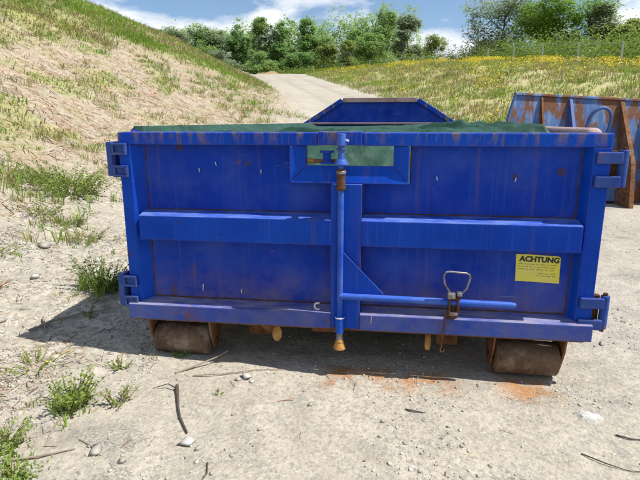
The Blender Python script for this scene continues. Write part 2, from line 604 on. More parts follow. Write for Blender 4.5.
# ground material
n = NT("ground_soil")
geo = n.tc
sand = n.mix(n.ramp(n.noise(.9, 6, .6), .3, .7), (.365, .330, .268), (.455, .415, .345))
sand = n.mix(n.ramp(n.noise(6, 7, .7), .42, .72, 0, .75), sand, (.27, .24, .195))
sand = n.mix(n.ramp(n.noise(2.4, 7, .7), .52, .70, 0, .55), sand, (.235, .225, .205))
sand = n.mix(n.ramp(n.noise(38, 6, .75), .50, .66, 0, .7), sand, (.19, .178, .155))
sand = n.mix(n.ramp(n.noise(150, 5, .75), .54, .66, 0, .75), sand, (.16, .155, .14))
sand = n.mix(n.math('MULTIPLY', n.ramp(n.noise(3.2, 5, .6), .55, .66), n.ramp(n.noise(85, 4, .7), .46, .56, 0, .75)), sand, (.12, .12, .115))
sand = n.mix(n.ramp(n.noise(70, 3, .6), .60, .70, 0, .6), sand, (.56, .53, .47))
vcell = n.voro(55, 'Color')
sand = n.mix(n.ramp(n.xyz(vcell)[0], .72, .95, 0, .55), sand, (.22, .21, .19))
# left yard: coarser, greyer, more litter
gxx = n.xyz()
leftf = n.ramp(gxx[0], -.7, -1.7)
coarse = n.mix(n.ramp(n.xyz(n.voro(34, 'Color'))[1], .1, .9), (.24, .225, .19), (.47, .44, .375))
coarse = n.mix(n.ramp(n.noise(5, 6, .7), .45, .7, 0, .55), coarse, (.38, .31, .21))
coarse = n.mix(n.ramp(n.noise(3.1, 6, .7), .54, .68, 0, .6), coarse, (.16, .135, .105))
sand = n.mix(n.math('MULTIPLY', leftf, n.ramp(n.noise(2.2, 5), .35, .6)), sand, coarse)
# orange rust stains washed out from under the door
ox = n.ramp(gxx[1], -.25, -.14)
oy = n.ramp(gxx[1], .08, .0)
stz = n.math('MULTIPLY', ox, oy)
stx = n.math('MAXIMUM', n.math('MULTIPLY', n.ramp(gxx[0], -.16, -.06), n.ramp(gxx[0], .62, .45)),
             n.math('MULTIPLY', n.ramp(gxx[0], .72, .85), n.ramp(gxx[0], 1.08, 1.0)))
stn = n.ramp(n.noise(7.5, 6, .65), .42, .56)
stain = n.math('MULTIPLY', n.math('MULTIPLY', stz, stx), stn)
sand = n.mix(n.math('MULTIPLY', stain, .7), sand, (.34, .135, .025))
# bank soil
soil = n.mix(n.ramp(n.noise(1.3, 7, .65), .3, .7), (.32, .255, .19), (.43, .355, .27))
soil = n.mix(n.ramp(n.noise(7, 7, .7), .44, .62, 0, .85), soil, (.17, .115, .07))
soil = n.mix(n.ramp(n.noise(.45, 6, .7), .50, .64, 0, .6), soil, (.29, .17, .11))
soil = n.mix(n.ramp(n.noise(17, 6, .75), .48, .60, 0, .75), soil, (.14, .11, .06))
soil = n.mix(n.ramp(n.noise(1.9, 6, .7), .50, .66, 0, .55), soil, (.22, .21, .09))
soil = n.mix(n.ramp(n.noise(26, 5, .7), .55, .66, 0, .7), soil, (.60, .52, .41))
green = n.mix(n.ramp(n.noise(3, 6, .65), .35, .65), (.18, .24, .05), (.32, .31, .12))
c = n.mix(n.math('MULTIPLY', n.attr('bank'), n.ramp(n.noise(2.2, 6, .7), .25, .55)), sand, soil)
c = n.mix(n.attr('green'), c, green)
rsoil = n.mix(n.ramp(n.noise(1.2, 7, .7), .35, .65), (.42, .36, .22), (.30, .30, .11))
c = n.mix(n.attr('right'), c, rsoil)
n.color(c); n.rough(.95); n.spec(.12)
bh = n.math('ADD', n.math('MULTIPLY', n.noise(30, 6, .7), 1.0), n.math('MULTIPLY', n.voro(60), -.5))
n.bump(bh, .55, .012)
M['ground'] = n.m

ground = np_mesh("ground", np.stack([GXX, GYY, GZ], -1).reshape(-1, 3), quads, M['ground'], smooth=True,
                 attrs={'bank': bank_a.ravel(), 'green': green_a.ravel(), 'right': right_a.ravel()})
ground['kind'] = 'structure'

# haul road: pale sheet laid on the slope
n = NT("road_gravel")
ux = n.attr('across')
c = n.mix(n.ramp(n.noise(.5, 6, .6), .3, .7), (.33, .30, .25), (.41, .38, .32))
c = n.mix(n.ramp(n.noise(2, 7, .75), .45, .65, 0, .7), c, (.28, .255, .21))
trk = n.ramp(n.math('ABSOLUTE', n.math('SUBTRACT', n.math('ABSOLUTE', ux), .85)), .35, .1)
c = n.mix(n.math('MULTIPLY', trk, n.ramp(n.noise(1.5, 4), .3, .6, .2, .8)), c, (.29, .265, .22))
n.color(c); n.rough(.95); n.spec(.1); n.bump(n.noise(6, 6, .7), .6, .05)
ry = np.linspace(11, 78, 150); ru = np.linspace(-2.75, 2.75, 15) * .92
RV = []
for yy in ry:
    e = 1 + .10 * float(perlin(yy * .6, 4.2)) + (.10 if yy < 60 else .10 + .05 * (yy - 60))
    for u in ru:
        uu = u * e + (.25 * float(perlin(yy * 1.3, 9.7 + np.sign(u))) if abs(u) > 2.4 else 0)
        RV.append((float(road_c(yy)) + uu, yy))
RV = np.array(RV)
rut = -.05 * np.exp(-((np.abs(np.tile(ru, len(ry))) - .85) / .25) ** 2)
RZ = height(RV[:, 0], RV[:, 1]) + .075 + rut
# dip the edges into the ground so that no step shows
edge = np.tile((np.abs(ru) > 2.5).astype(float), len(ry))
RZ -= edge * .11
ri = np.arange(len(RV)).reshape(len(ry), len(ru))
rq = np.stack([ri[:-1, :-1], ri[:-1, 1:], ri[1:, 1:], ri[1:, :-1]], -1).reshape(-1, 4)
road = np_mesh("road", np.column_stack([RV, RZ]), rq, n.m, smooth=True, attrs={'across': np.tile(ru, len(ry))})
road['kind'] = 'structure'

# ------------------------------------------------------------------ blue roll-off container
CT = thing("roll_off_container", "blue steel roll-off container with closed double doors and a yellow warning label", "container")

FY = 0.0        # front plane of the door frames
PY = 0.06       # recessed panel plane


def xprism(poly, a, b, name, mat, parent, bevel=.004):
    return MB().prism(poly, a, b, 'x').build(name, mat, parent, bevel)


def make_door(s):
    """s=-1: leaf hinged on the left post, s=+1: on the right"""
    d = bpy.data.objects.new("door", None); COL.objects.link(d); d.parent = CT
    xi = -.088 if s < 0 else .064            # inner edge of panels
    xo = s * 1.2
    def R(a, b):
        return (min(a, b), max(a, b))
    # sheet: full height outside the slot, lower beside it
    m = MB()
    a, b = R(s * 1.15, s * .295)
    m.box(a, b, PY, PY + .006, .19, 1.17)
    a, b = R(s * .295, -.05 if s < 0 else -.028)
    m.box(a, b, PY + .0015, PY + .0075, .19, .95)
    m.build("panel", M['panel'], d)
    # outer post with an inner chamfer
    if s < 0:
        poly = [(-1.2, 0), (-1.138, 0), (-1.085, PY), (-1.2, PY)]
    else:
        poly = [(1.2, 0), (1.2, PY), (1.092, PY), (1.122, 0)]
    MB().prism(poly, .282, 1.136, 'z').build("post", M['paint'], d, .004)
    # horizontal rib
    a, b = R(s * 1.104, xi)
    xprism([(PY, .642), (PY, .794), (-.030, .772), (-.030, .642)], a, b, "rib", M['sill'] if 0 else M['paint'], d)
    # bottom ledge
    a, b = R(xo, xi)
    xprism([(PY, .197), (PY, .300), (-.036, .281), (-.036, .197)], a, b, "bottom_rail", M['sill'], d)
    # top rail
    a, b = R(xo, -.16 if s < 0 else .062)
    xprism([(.10, 1.136), (.10, 1.2), (0, 1.2), (0, 1.136)], a, b, "top_rail", M['rail'], d, .006)
    # inner stile
    if s < 0:
        MB().box(-.088, -.046, -.026, PY, .199, .952).build("stile", M['paint'], d, .003)
    else:
        MB().box(-.030, .064, -.029, PY, .199, .952).build("stile", M['paint'], d, .003)
    # funnel-shaped frame round the slot: inner edge set back
    o_, i_ = (-.298, -.221) if s < 0 else (.286, .212)
    zb, zi = .954, 1.04
    def quadplate(p, t=.012):
        m_ = MB()
        q = [Vector(v) for v in p]
        nrm = (q[1] - q[0]).cross(q[3] - q[0]).normalized()
        if nrm.y > 0:
            nrm = -nrm
        m_.add([v for v in q] + [v - nrm * t for v in q],
               [(0, 1, 2, 3), (7, 6, 5, 4), (0, 4, 5, 1), (1, 5, 6, 2), (2, 6, 7, 3), (3, 7, 4, 0)])
        return m_
    quadplate([(o_, -.004, zb), (i_, .022, zi), (i_, .022, 1.135), (o_, -.004, 1.135)]).build("slot_frame", M['paint'], d, .003)
    xm = -.046 if s < 0 else -.030
    quadplate([(o_, -.0045, zb - .0005), (xm, -.0045, zb - .0005), (xm, .022, zi), (i_, .022, zi)]).build("slot_frame", M['paint'], d, .003)
    # return of the frame into the opening
    MB().box(*R(o_, i_), .024, .075, .965, 1.134).build("slot_frame", M['paint'], d)
    MB().box(*R(i_, xm), .034, .075, .965, 1.030).build("slot_frame", M['paint'], d)
    return d


def weld(par, pts, r=.0035):
    P = []
    for (a, b) in zip(pts[:-1], pts[1:]):
        a = Vector(a); b = Vector(b); k = max(4, int((b - a).length / .02))
        for i in range(k):
            p = a.lerp(b, i / k); P.append(p + Vector((random.gauss(0, .0008), random.gauss(0, .0008), random.gauss(0, .0008))))
    P.append(Vector(pts[-1]))
    MB().tube(P, [r * random.uniform(.6, 1.25) for _ in P], 5).build("weld_seam", M['rust_dark'], par, smooth=True)


doorL = make_door(-1)
doorR = make_door(1)
for d_, s_, xp, xi_ in ((doorL, -1, -1.086, -.090), (doorR, 1, 1.092, .066)):
    y_ = PY - .001
    weld(d_, [(xp, y_, .30), (xp, y_, .641)]); weld(d_, [(xp, y_, .792), (xp, y_, 1.135)])
    weld(d_, [(xi_, y_, .30), (xi_, y_, .641)]); weld(d_, [(xi_, y_, .792), (xi_, y_, .952)])
    weld(d_, [(xp, y_, .641), (xi_, y_, .641)], .003); weld(d_, [(xp, y_, .796), (xi_, y_, .796)], .003)
    weld(d_, [(xp, y_, .303), (xi_, y_, .303)], .004)
    weld(d_, [(s_ * .300, y_, .956), (s_ * .300, y_, 1.134)], .003)
    weld(d_, [(s_ * 1.198, -.001, .290), (s_ * 1.14, -.003, .289)], .003)
# cover plate over the meeting of the two top rails
MB().box(-.158, .060, -.010, .09, 1.139, 1.203).build("cover_plate", M['rail'], CT, .004)

# short rope pins welded to the doors
def rope_pin(x, z, y, par, h=.016):
    tl = random.uniform(-.003, .003)
    MB().tube([(x, y + .004, z), (x, y - .010, z), (x + tl, y - .012, z - h * .4), (x + tl * 2, y - .011, z - h)], [.003, .0028, .0026, .0018], 6).build("rope_pin", M['chip'], par, smooth=True)


for (x, z) in ((-.79, 1.012), (-.70, 1.045), (-.46, 1.008)):
    rope_pin(x, z, PY, doorL)
rope_pin(-.80, .38, PY, doorL, .036); rope_pin(-.585, .36, PY, doorL, .018)
for (x, z) in ((.425, .985), (.80, .985)):
    rope_pin(x, z, PY, doorR)
rope_pin(.125, .272, -.036, doorR, .03)
# small white ring at the foot of the left leaf
m = MB(); ring = []
for k in range(11):
    a = math.radians(60 + 24 * k)
    ring.append((-.157 + .018 * math.cos(a), -.008, .308 + .018 * math.sin(a)))
m.tube(ring, .005, 8); m.build("ring_hook", M['chip'], doorL, smooth=True)

# locking rod
RX, RY = -.037, -.052
rod = MB().tube([(RX, RY, .13), (RX, RY, 1.17)], .0155, 14).build("locking_rod", M['rod'], CT, smooth=True)
def sleeve(z0, z1, r, mat, name="sleeve", r2=None, par=rod):
    r2 = r2 or r
    return MB().tube([(RX, RY, z0), (RX, RY, (z0 + z1) / 2), (RX, RY, z1)], [r, (r + r2) / 2, r2], 16).build(name, mat, par, .002, True)
sleeve(1.140, 1.196, .026, M['rod'], "rod_cap", .020)
sleeve(1.118, 1.128, .022, M['hinge'])
sleeve(1.050, 1.064, .036, M['rod'], "collar", .031)
sleeve(1.064, 1.075, .030, M['rod'], "collar", .024)
sleeve(.925, 1.030, .021, M['rust_dark'])
sleeve(1.005, 1.020, .0245, M['steel'])
sleeve(.928, .945, .0245, M['rust_dark'])
sleeve(.185, .275, .0225, M['rod'])
sleeve(.265, .272, .0245, M['chip'])
sleeve(.130, .190, .017, M['steel'])
sleeve(.098, .135, .034, M['ochre'], "foot", .022)
sleeve(.135, .150, .024, M['ochre'], "foot", .018)
# rod brackets tie the rod to the door
for z in (1.16, .965, .23):
    MB().box(RX - .012, RX + .012, RY + .008, .0, z - .012, z + .012).build("bracket", M['paint'], rod, .002)
MB().tube([(RX + .02, RY - .006, 1.166), (RX + .036, RY - .012, 1.162)], .005, 8).build("split_pin", M['chip'], rod, smooth=True)

# latch spool behind the slot
sp_ = MB().tube([(-.115, .03, 1.045), (-.115, .03, 1.056), (-.115, .03, 1.057), (-.115, .03, 1.10), (-.115, .03, 1.101), (-.115, .03, 1.112)],
                [.034, .034, .020, .020, .036, .036], 16).build("latch_post", M['paint'], CT, .001, True)
MB().box(-.185, -.05, .045, .062, 1.048, 1.068).build("latch_bar", M['rust'], sp_, .003)
MB().tube([(-.185, .054, 1.058), (-.215, .05, 1.062)], .012, 10).build("latch_bar", M['ochre'], sp_, smooth=True)

# lever bar and gusset
lever = MB().tube([(RX, RY - .006, .386), (.80, RY - .012, .380), (.822, RY - .012, .379)], [.0165, .0165, .012], 14).build("lever_bar", M['rod'], CT, smooth=True)
MB().prism([(-.022, .400), (.185, .402), (-.022, .615)], -.049, -.042, 'y').build("gusset", M['paint'], lever, .002)

# tension latch with wire handle and chain
lx, lz = .527, .372
lat = MB()
lat.box(lx - .026, lx - .014, -.085, -.045, lz - .055, lz + .055)
lat.box(lx + .014, lx + .026, -.085, -.045, lz - .050, lz + .045)
lat.tube([(lx - .030, -.066, lz + .035), (lx + .032, -.066, lz + .035)], .012, 10)
lat.tube([(lx - .030, -.066, lz - .040), (lx + .030, -.066, lz - .040)], .012, 10)
lat.tube([(lx, -.066, lz - .07), (lx, -.066, lz + .06)], .010, 10)
lat.box(lx - .020, lx + .022, -.055, -.002, lz - .08, lz - .055)
lat = lat.build("tension_latch", M['rust_dark'], CT, .003)
for bb in ((lx - .032, lx + .004, -.092, -.060, lz + .035, lz + .062), (lx + .012, lx + .036, -.088, -.058, lz + .048, lz + .066), (lx - .02, lx + .02, -.09, -.07, lz - .052, lz - .036)):
    MB().box(*bb).build("pawl", M['steel'], lat, .003)
hp = [(lx - .012, -.074, lz + .05), (lx - .050, -.080, lz + .112), (lx - .056, -.081, lz + .150), (lx - .046, -.082, lz + .168), (lx - .030, -.082, lz + .172),
      (lx + .050, -.080, lz + .166), (lx + .066, -.080, lz + .158), (lx + .070, -.079, lz + .142), (lx + .056, -.076, lz + .085), (lx + .030, -.074, lz + .055)]
MB().tube(hp, .0048, 8).build("wire_handle", M['steel'], lat, smooth=True)
chain = MB()
for k in range(11):
    z = .315 - .0135 * k; x = lx - .034 - .0012 * k
    ang = (k % 2) * math.pi / 2 + .4
    pts = []
    for j in range(9):
        a = 2 * math.pi * j / 8
        u = .0052 * math.cos(a)
        pts.append((x + u * math.cos(ang), -.066 + u * math.sin(ang), z + .0095 * math.sin(a)))
    chain.tube(pts, .0022, 5)
ch = chain.build("chain", M['rust'], lat, smooth=True)
hk = [(lx - .047, -.066, .168), (lx - .047, -.066, .145), (lx - .053, -.066, .128), (lx - .048, -.066, .117), (lx - .037, -.066, .118), (lx - .031, -.066, .132)]
MB().tube(hk, .004, 7).build("chain_hook", M['rust'], lat, smooth=True)

# hinges
def hinge(s, z, left):
    h = bpy.data.objects.new("hinge", None); COL.objects.link(h); h.parent = CT
    if left:
        # upright strap with two hollow lugs
        m = MB(); m.box(-1.258, -1.228, -.020, .07, z - .088, z + .088)
        m.build("strap", M['hinge'], h, .004)
        for dz in (.052, -.062):
            m = MB()
            zc = z + dz
            m.box(-1.2275, -1.150, -.026, -.004, zc + .018, zc + .030)
            m.box(-1.2275, -1.150, -.026, -.004, zc - .030, zc - .018)
            m.box(-1.162, -1.150, -.026, -.004, zc - .0178, zc + .0178)
            m.box(-1.2275, -1.216, -.026, -.004, zc - .0178, zc + .0178)
            m.box(-1.216, -1.162, -.012, -.003, zc - .0178, zc + .0178)
            m.build("lug", M['hinge'], h, .002)
    else:
        MB().tube([(1.256, .012, z - .085), (1.256, .012, z + .085)], .021, 16).build("pin_barrel", M['hinge'], h, .003, True)
        MB().tube([(1.256, .012, z - .10), (1.256, .012, z + .098)], .011, 10).build("pin", M['rust_dark'], h, smooth=True)
        for dz in (.050, -.060):
            zc = z + dz
            MB().box(1.132, 1.245, -.020, -.0005, zc - .027, zc + .027).build("lug", M['hinge'], h, .006)
        MB().box(1.2005, 1.24, .03, .06, z - .08, z + .08).build("strap", M['rust_dark'], h, .003)


hinge(-1, 1.062, True); hinge(-1, .352, True)
hinge(1, 1.040, False); hinge(1, .340, False)

# body behind the doors
for s in (-1, 1):
    a, b = (s * 1.165, s * 1.185)
    w = MB().box(min(a, b), max(a, b), .16, 5.98, .20, 1.13).build("side_wall", M['paint'], CT)
    for k in range(9):
        y = .55 + k * .63
        a, b = (s * 1.1852, s * 1.235)
        MB().prism([(y - .05, .20), (y + .05, .20), (y + .05, 1.12), (y - .05, 1.12)], min(a, b), max(a, b), 'x').build("rib", M['paint'], w, .005)
    a, b = (s * 1.115, s * 1.195)
    MB().box(min(a, b), max(a, b), .106, 5.99, 1.131, 1.222).build("rim_rail", M['rim'] if s > 0 else M['rail'], CT, .03, seg=4)
    # corner post with a rounded head
    a, b = (s * 1.13, s * 1.225)
    pts = [(a, .20), (b, .20), (b, 1.11)] + [(b - s * .05 * (1 - math.cos(t)), 1.11 + .06 * math.sin(t)) for t in (math.radians(q) for q in (30, 60, 90))] + [(a, 1.13)]
    MB().prism(pts, .07, .159, 'y').build("corner_post", M['paint'], CT, .004)
    # long skids
    a, b = (s * .48, s * .60)
    sk = MB().box(min(a, b), max(a, b), .22, 5.95, .03, .195).build("skid_beam", M['rust'], CT, .004)
MB().box(-1.16, 1.16, .075, 5.98, .196, .235).build("floor", M['rust_dark'], CT)
MB().box(-1.19, 1.18, .004, .055, .176, .1955).build("sill_beam", M['rust'], CT, .003)
# taller end wall with clipped shoulders
ew = MB().prism([(-1.2, .2), (1.2, .2), (1.2, 1.21), (.585, 1.60), (-.585, 1.60), (-1.2, 1.21)], 6.03, 6.05, 'y').build("end_wall", M['panel'], CT)
def beam(p, q, w, y0, y1, name, mat, par):
    p = Vector(p); q = Vector(q); d = (q - p).normalized(); nrm = Vector((-d.y, d.x)) * w
    MB().prism([p, q, q + nrm, p + nrm], y0, y1, 'y').build(name, mat, par, .006)
beam((-.585, 1.552), (.585, 1.552), .07, 5.985, 6.07, "edge_rail", M['rim'], ew)
beam((-1.21, 1.165), (-.5855, 1.556), .068, 5.985, 6.07, "edge_rail", M['rail'], ew)
beam((.5855, 1.556), (1.21, 1.165), .068, 5.985, 6.07, "edge_rail", M['rail'], ew)
beam((-1.15, 1.205), (1.15, 1.205), .03, 5.97, 6.029, "cross_rail", M['rim'], ew)
MB().tube([(-.2, 6.05, 1.2), (-.2, 6.25, 1.35), (-.1, 6.32, 1.42), (.1, 6.32, 1.42), (.2, 6.25, 1.35), (.2, 6.05, 1.2)], .028, 10).build("hook_bail", M['rust'], ew, smooth=True)

# rollers and their forks
for cx in (-.94, .93):
    r = MB()
    pr = [(-.160, .0), (-.160, .080), (-.154, .088), (-.05, .0905), (.05, .0905), (.154, .088), (.160, .080), (.160, .0)]
    nseg = 28; vv = []; ff = []
    for i, (xx, rr) in enumerate(pr):
        for k in range(nseg):
            a = 2 * math.pi * k / nseg
            vv.append((cx + xx, .105 + max(rr, .001) * math.cos(a), .036 + max(rr, .001) * math.sin(a)))
    for i in range(len(pr) - 1):
        for k in range(nseg):
            ff.append((i * nseg + k, i * nseg + (k + 1) % nseg, (i + 1) * nseg + (k + 1) % nseg, (i + 1) * nseg + k))
    ro = r.add(vv, ff).build("roller", M['roller'], CT, smooth=True)
    for e in (-1, 1):
        x0 = cx + e * .168; x1 = cx + e * .180
        MB().prism([(.015, .195), (.03, .10), (.08, -.01), (.13, -.01), (.21, .08), (.24, .195)], min(x0, x1), max(x0, x1), 'x').build("fork_plate", M['rust'], CT, .002)
    MB().tube([(cx - .19, .105, .036), (cx + .19, .105, .036)], .018, 10).build("axle", M['rust_dark'], CT, smooth=True)
# towing lugs under the sill
def lug(x, w, y, zc, r, turn):
    m = MB(); pts = []
    for k in range(16):
        a = 2 * math.pi * k / 16
        pts.append((r * .72 * math.cos(a), r * 1.25 * math.sin(a)))
    m.prism(pts, -w / 2, w / 2, 'y')
    o = m.build("lug", M['ochre'], CT, .004)
    o.location = (x, y, zc); o.rotation_euler = (0, 0, turn)
    MB().box(x - .012, x + .012, y + .01, y + .05, zc - .01, .195).build("lug_arm", M['rust'], CT, .002)
lug(-.385, .022, .02, .132, .036, math.radians(28))
lug(.420, .022, .02, .128, .036, math.radians(72))
MB().prism([(-.52, .176), (-.40, .176), (-.405, .11), (-.43, .11)], .06, .068, 'y').build("stay_plate", M['rust'], CT)
MB().box(-.20, -.05, .06, .09, .135, .1755).build("stay_plate", M['rust'], CT, .003)

# yellow warning label on the right-hand leaf
LAB = MB()
e = .0585
pts = [(.833, .6085), (.90, .6075), (.985, .604), (1.036, .602), (1.046, .594), (1.0475, .52), (1.0500, .4625), (.99, .4640), (.935, .4675), (.875, .4680), (.8390, .4690), (.8365, .53)]
LAB.prism(pts, e - .0008, e + .0004, 'y')
lab = LAB.build("warning_label", M['label'], CT)
lab['label'] = "weathered yellow label lettered ACHTUNG above small print"


def text_mesh(s, size, name, mat, x, z, tilt, parent, bold=0.0, y=.0572, xs=1.0):
    cu = bpy.data.curves.new("t", 'FONT'); cu.body = s; cu.size = size; cu.offset = bold; cu.resolution_u = 3
    ob = bpy.data.objects.new("t", cu); COL.objects.link(ob)
    dg = bpy.context.evaluated_depsgraph_get()
    me = bpy.data.meshes.new_from_object(ob.evaluated_get(dg))
    bpy.data.objects.remove(ob)
    me.name = name
    me.transform(Matrix.Translation((x, y, z)) @ Matrix.Rotation(tilt, 4, 'Y') @ Matrix.Rotation(math.pi / 2, 4, 'X') @ Matrix.Diagonal((xs, 1, 1, 1)))
    me.materials.clear(); me.materials.append(mat)
    o = bpy.data.objects.new(name, me); COL.objects.link(o); o.parent = parent
    return o


text_mesh("ACHTUNG", .037, "lettering", M['ink'], .8515, .5735, math.radians(1.6), lab, .0021, xs=1.04)
# three and two rows of unreadable small print: short word-length bars
prng = random.Random(5)
for row, (z, x0, x1) in enumerate(((.557, .848, 1.035), (.5435, .846, 1.037), (.530, .846, 1.036), (.512, .945, 1.03), (.500, .935, 1.035))):
    m = MB(); x = x0
    while x < x1 - .012:
        wl = prng.uniform(.010, .030)
        wl = min(wl, x1 - x)
        zz = z - (x - .84) * .03
        xx = x
        while xx < x + wl - .002:
            hh = prng.choice((.0042, .0042, .0062))
            m.add([(xx, .0573, zz), (xx + .0022, .0573, zz), (xx + .0022, .0573, zz + hh), (xx, .0573, zz + hh)], [(0, 1, 2, 3)])
            xx += .0034
        x += wl + .006
    m.build("small_print", M['print'], lab)

# ------------------------------------------------------------------ green tarpaulin
tx = np.linspace(-1.165, 1.085, 150); ty = np.concatenate([np.linspace(.085, 1.6, 170), np.linspace(1.62, 5.93, 120)])
TX, TY = np.meshgrid(tx, ty)
def ridge(v):
    return (1 - np.abs(v) * 2.2)
tz = 1.172 + .012 * fbm(TX * 1.4, TY * 1.2 + 3, 3)
tz += .020 * ridge(perlin(TX * 1.6 + TY * .9 + .5 * perlin(TX * 2, TY * 2), TY * 2.6 + 8)) * (.25 * sst(TX, -.75, -.2) + .75 * sst(TX, .3, .7))
tz += .012 * ridge(perlin(TX * 4.2 - TY * 2.0, TY * 1.3 + 2)) * (.35 + .65 * sst(TX, -.6, .1))
tz += .006 * fbm(TX * 9, TY * 9, 3)
tz += .020 * (1 - 3.0 * np.abs(perlin(TX * 2.4 + 1.3 * TY, TY * 3.1 - TX + 4))) * sst(TX, .25, .75) * .8
tz += .010 * (1 - 3.0 * np.abs(perlin(TX * 7 + 5 * TY, TY * 8 - 3 * TX))) * sst(TX, -.7, .3)
def crease(x0, y0, x1, y1, w, amp):
    d = np.array([x1 - x0, y1 - y0]); Ln = np.hypot(*d); d /= Ln
    s_ = (TX - x0) * d[0] + (TY - y0) * d[1]; t_ = -(TX - x0) * d[1] + (TY - y0) * d[0]
    m_ = sst(s_, -.12, .08) * (1 - sst(s_, Ln - .08, Ln + .12))
    return .8 * amp * m_ * np.exp(-np.abs(t_ / w) ** 1.25)
for a in ((-.50, .85, -.06, .62, .03, .05), (-.42, .72, .10, .70, .035, -.03), (-.30, 1.15, .2, .9, .07, .015),
          (.45, .95, 1.08, .62, .035, .045), (.55, 1.25, 1.1, .80, .04, .045), (.30, .75, .85, .55, .025, .03), (.8, .6, 1.1, .45, .03, .04), (.6, .85, 1.0, .52, .018, .03), (.25, 1.05, .7, .8, .02, .025),
          (.4, 1.7, .9, 1.5, .06, .025), (-1.15, .62, -.95, .52, .03, .03), (-1.0, .9, -.8, .75, .03, .03), (-.95, 2.4, .9, 2.1, .12, .012)):
    tz += crease(*a)
drop = 1 - sst(TY + .03 * perlin(TX * 3, TX * 0 + 1), .085, .58)
tz -= .29 * drop * (1 - .25 * sst(np.abs(TX), .8, 1.1))
tz += .034 * sst(-TX, 1.0, 1.1) * (1 - drop)      # lifts over the left rim
tz = np.where((TX < -1.10) & (TY > .11), np.maximum(tz, 1.228), tz)
txs = TX + .02 * perlin(TX * 2, TY * 3) * (np.abs(TX) < 1.05) - .03 * sst(TX, 1.0, 1.085) * (1 + perlin(TY * 2.3, TY * 0))
tid = np.arange(TX.size).reshape(TX.shape)
tq = np.stack([tid[:-1, :-1], tid[:-1, 1:], tid[1:, 1:], tid[1:, :-1]], -1).reshape(-1, 4)
tarp = np_mesh("tarpaulin", np.stack([txs, TY, tz], -1).reshape(-1, 3), tq, M['tarp'], smooth=True)
sol = tarp.modifiers.new("solid", 'SOLIDIFY'); sol.thickness = .003
tag(tarp, "creased green tarpaulin spread over the load inside the blue container", "tarpaulin")

# ------------------------------------------------------------------ second, rusted container
C2 = thing("hook_lift_container", "faded light blue container eaten by rust, with a hook loop on its tall end wall", "container",
           (2.02, 5.52, -.02), (0, math.radians(2.6), math.radians(10.5)))
Wd = 2.35
# local: x along the end wall, y backwards, z up.  end wall leans back
LEAN = math.tan(math.radians(11))
def pl(x, z, dy=0.0):
    return (x, dy + (z - .15) * LEAN, z)
def plate(poly, t, name, mat, par, dy=0.0, bevel=.003):
    m_ = MB(); k = len(poly)
    vs_ = [pl(x, z, dy) for x, z in poly] + [pl(x, z, dy + t) for x, z in poly]
    fs_ = [tuple(range(k)), tuple(range(k, 2 * k))[::-1]] + [(i, (i + 1) % k, k + (i + 1) % k, k + i) for i in range(k)]
    return m_.add(vs_, fs_).build(name, mat, par, bevel)
ew2 = plate([(-.10, .15), (Wd, .15), (Wd, 1.66), (0, 1.66), (-.10, 1.30)], .012, "end_wall", M['old'], C2)
plate([(-.005, 1.6605), (Wd, 1.6605), (Wd, 1.70), (-.005, 1.70)], .09, "top_rail", M['old'], C2, -.03, .008)
plate([(-.006, 1.655), (-.022, 1.655), (-.125, 1.28), (-.105, 1.28)], .08, "edge_rail", M['old_dark'], C2, -.05)
plate([(-.101, 1.279), (-.121, 1.279), (-.121, .15), (-.101, .15)], .08, "edge_rail", M['old_dark'], C2, -.05)
# triangular fins: deep at the foot, running out at the top
for (x, w, mt, dp) in ((.40, .03, 'rust', .20), (.85, .05, 'old_dark', .30), (1.66, .07, 'rust', .36), (2.05, .03, 'old', .2)):
    m_ = MB()
    prof = [(0.0, 1.64), (-.035, 1.64), (-dp, .75), (-dp, .10), (0, .10)]
    vs_ = []
    for xx in (x - w / 2, x + w / 2):
        for dy, z in prof:
            p_ = pl(xx, z, dy - .001); vs_.append(p_)
    k = len(prof)
    fs_ = [tuple(range(k)), tuple(range(k, 2 * k))[::-1]] + [(i, (i + 1) % k, k + (i + 1) % k, k + i) for i in range(k)]
    m_.add(vs_, fs_).build("fin", M[mt], C2, .004)
bp = []
for k in range(13):
    a = math.pi * k / 12
    bp.append(pl(1.27 - .17 * math.cos(a) * (1 if k else 1), 1.33 + .20 * math.sin(a), -.10 - .09 * math.sin(a)))
bp = [pl(1.06, 1.10, -.02), pl(1.09, 1.22, -.06)] + bp + [pl(1.44, 1.22, -.06), pl(1.42, 1.10, -.02)]
MB().tube(bp, .026, 10).build("hook_loop", M['old_dark'], C2, smooth=True)
plate([(1.0, 1.02), (1.52, 1.02), (1.52, 1.14), (1.0, 1.14)], .02, "hook_plate", M['old_dark'], C2, -.022)
for xs_, nm in ((0.0, 0), (Wd - .012, 1)):
    w = MB().box(xs_ - (.08 if nm == 0 else 0), xs_ + .012 - (.08 if nm == 0 else 0), .30, 5.2, .15, 1.18).build("side_wall", M['old_dark'], C2)
    for k in range(7):
        y = .7 + k * .68; sx = xs_ - .081 if nm == 0 else xs_ + .0125
        MB().box(sx - (.05 if nm == 0 else 0), sx + (0 if nm == 0 else .05), y - .05, y + .05, .15, 1.15).build("rib", M['old'], w, .004)
    MB().box(xs_ - .085, xs_ + .05, .30, 5.2, 1.181, 1.24).build("rim_rail", M['old'], C2, .01)
MB().box(-.07, Wd - .02, .03, 5.2, .10, .148).build("floor", M['rust_dark'], C2)
MB().box(-.07, Wd - .02, 5.201, 5.22, .15, 1.18).build("end_wall", M['old_dark'], C2)
for x in (.62, 1.66):
    MB().box(x - .06, x + .06, .05, 5.1, -.04, .099).build("skid_beam", M['rust'], C2, .004)


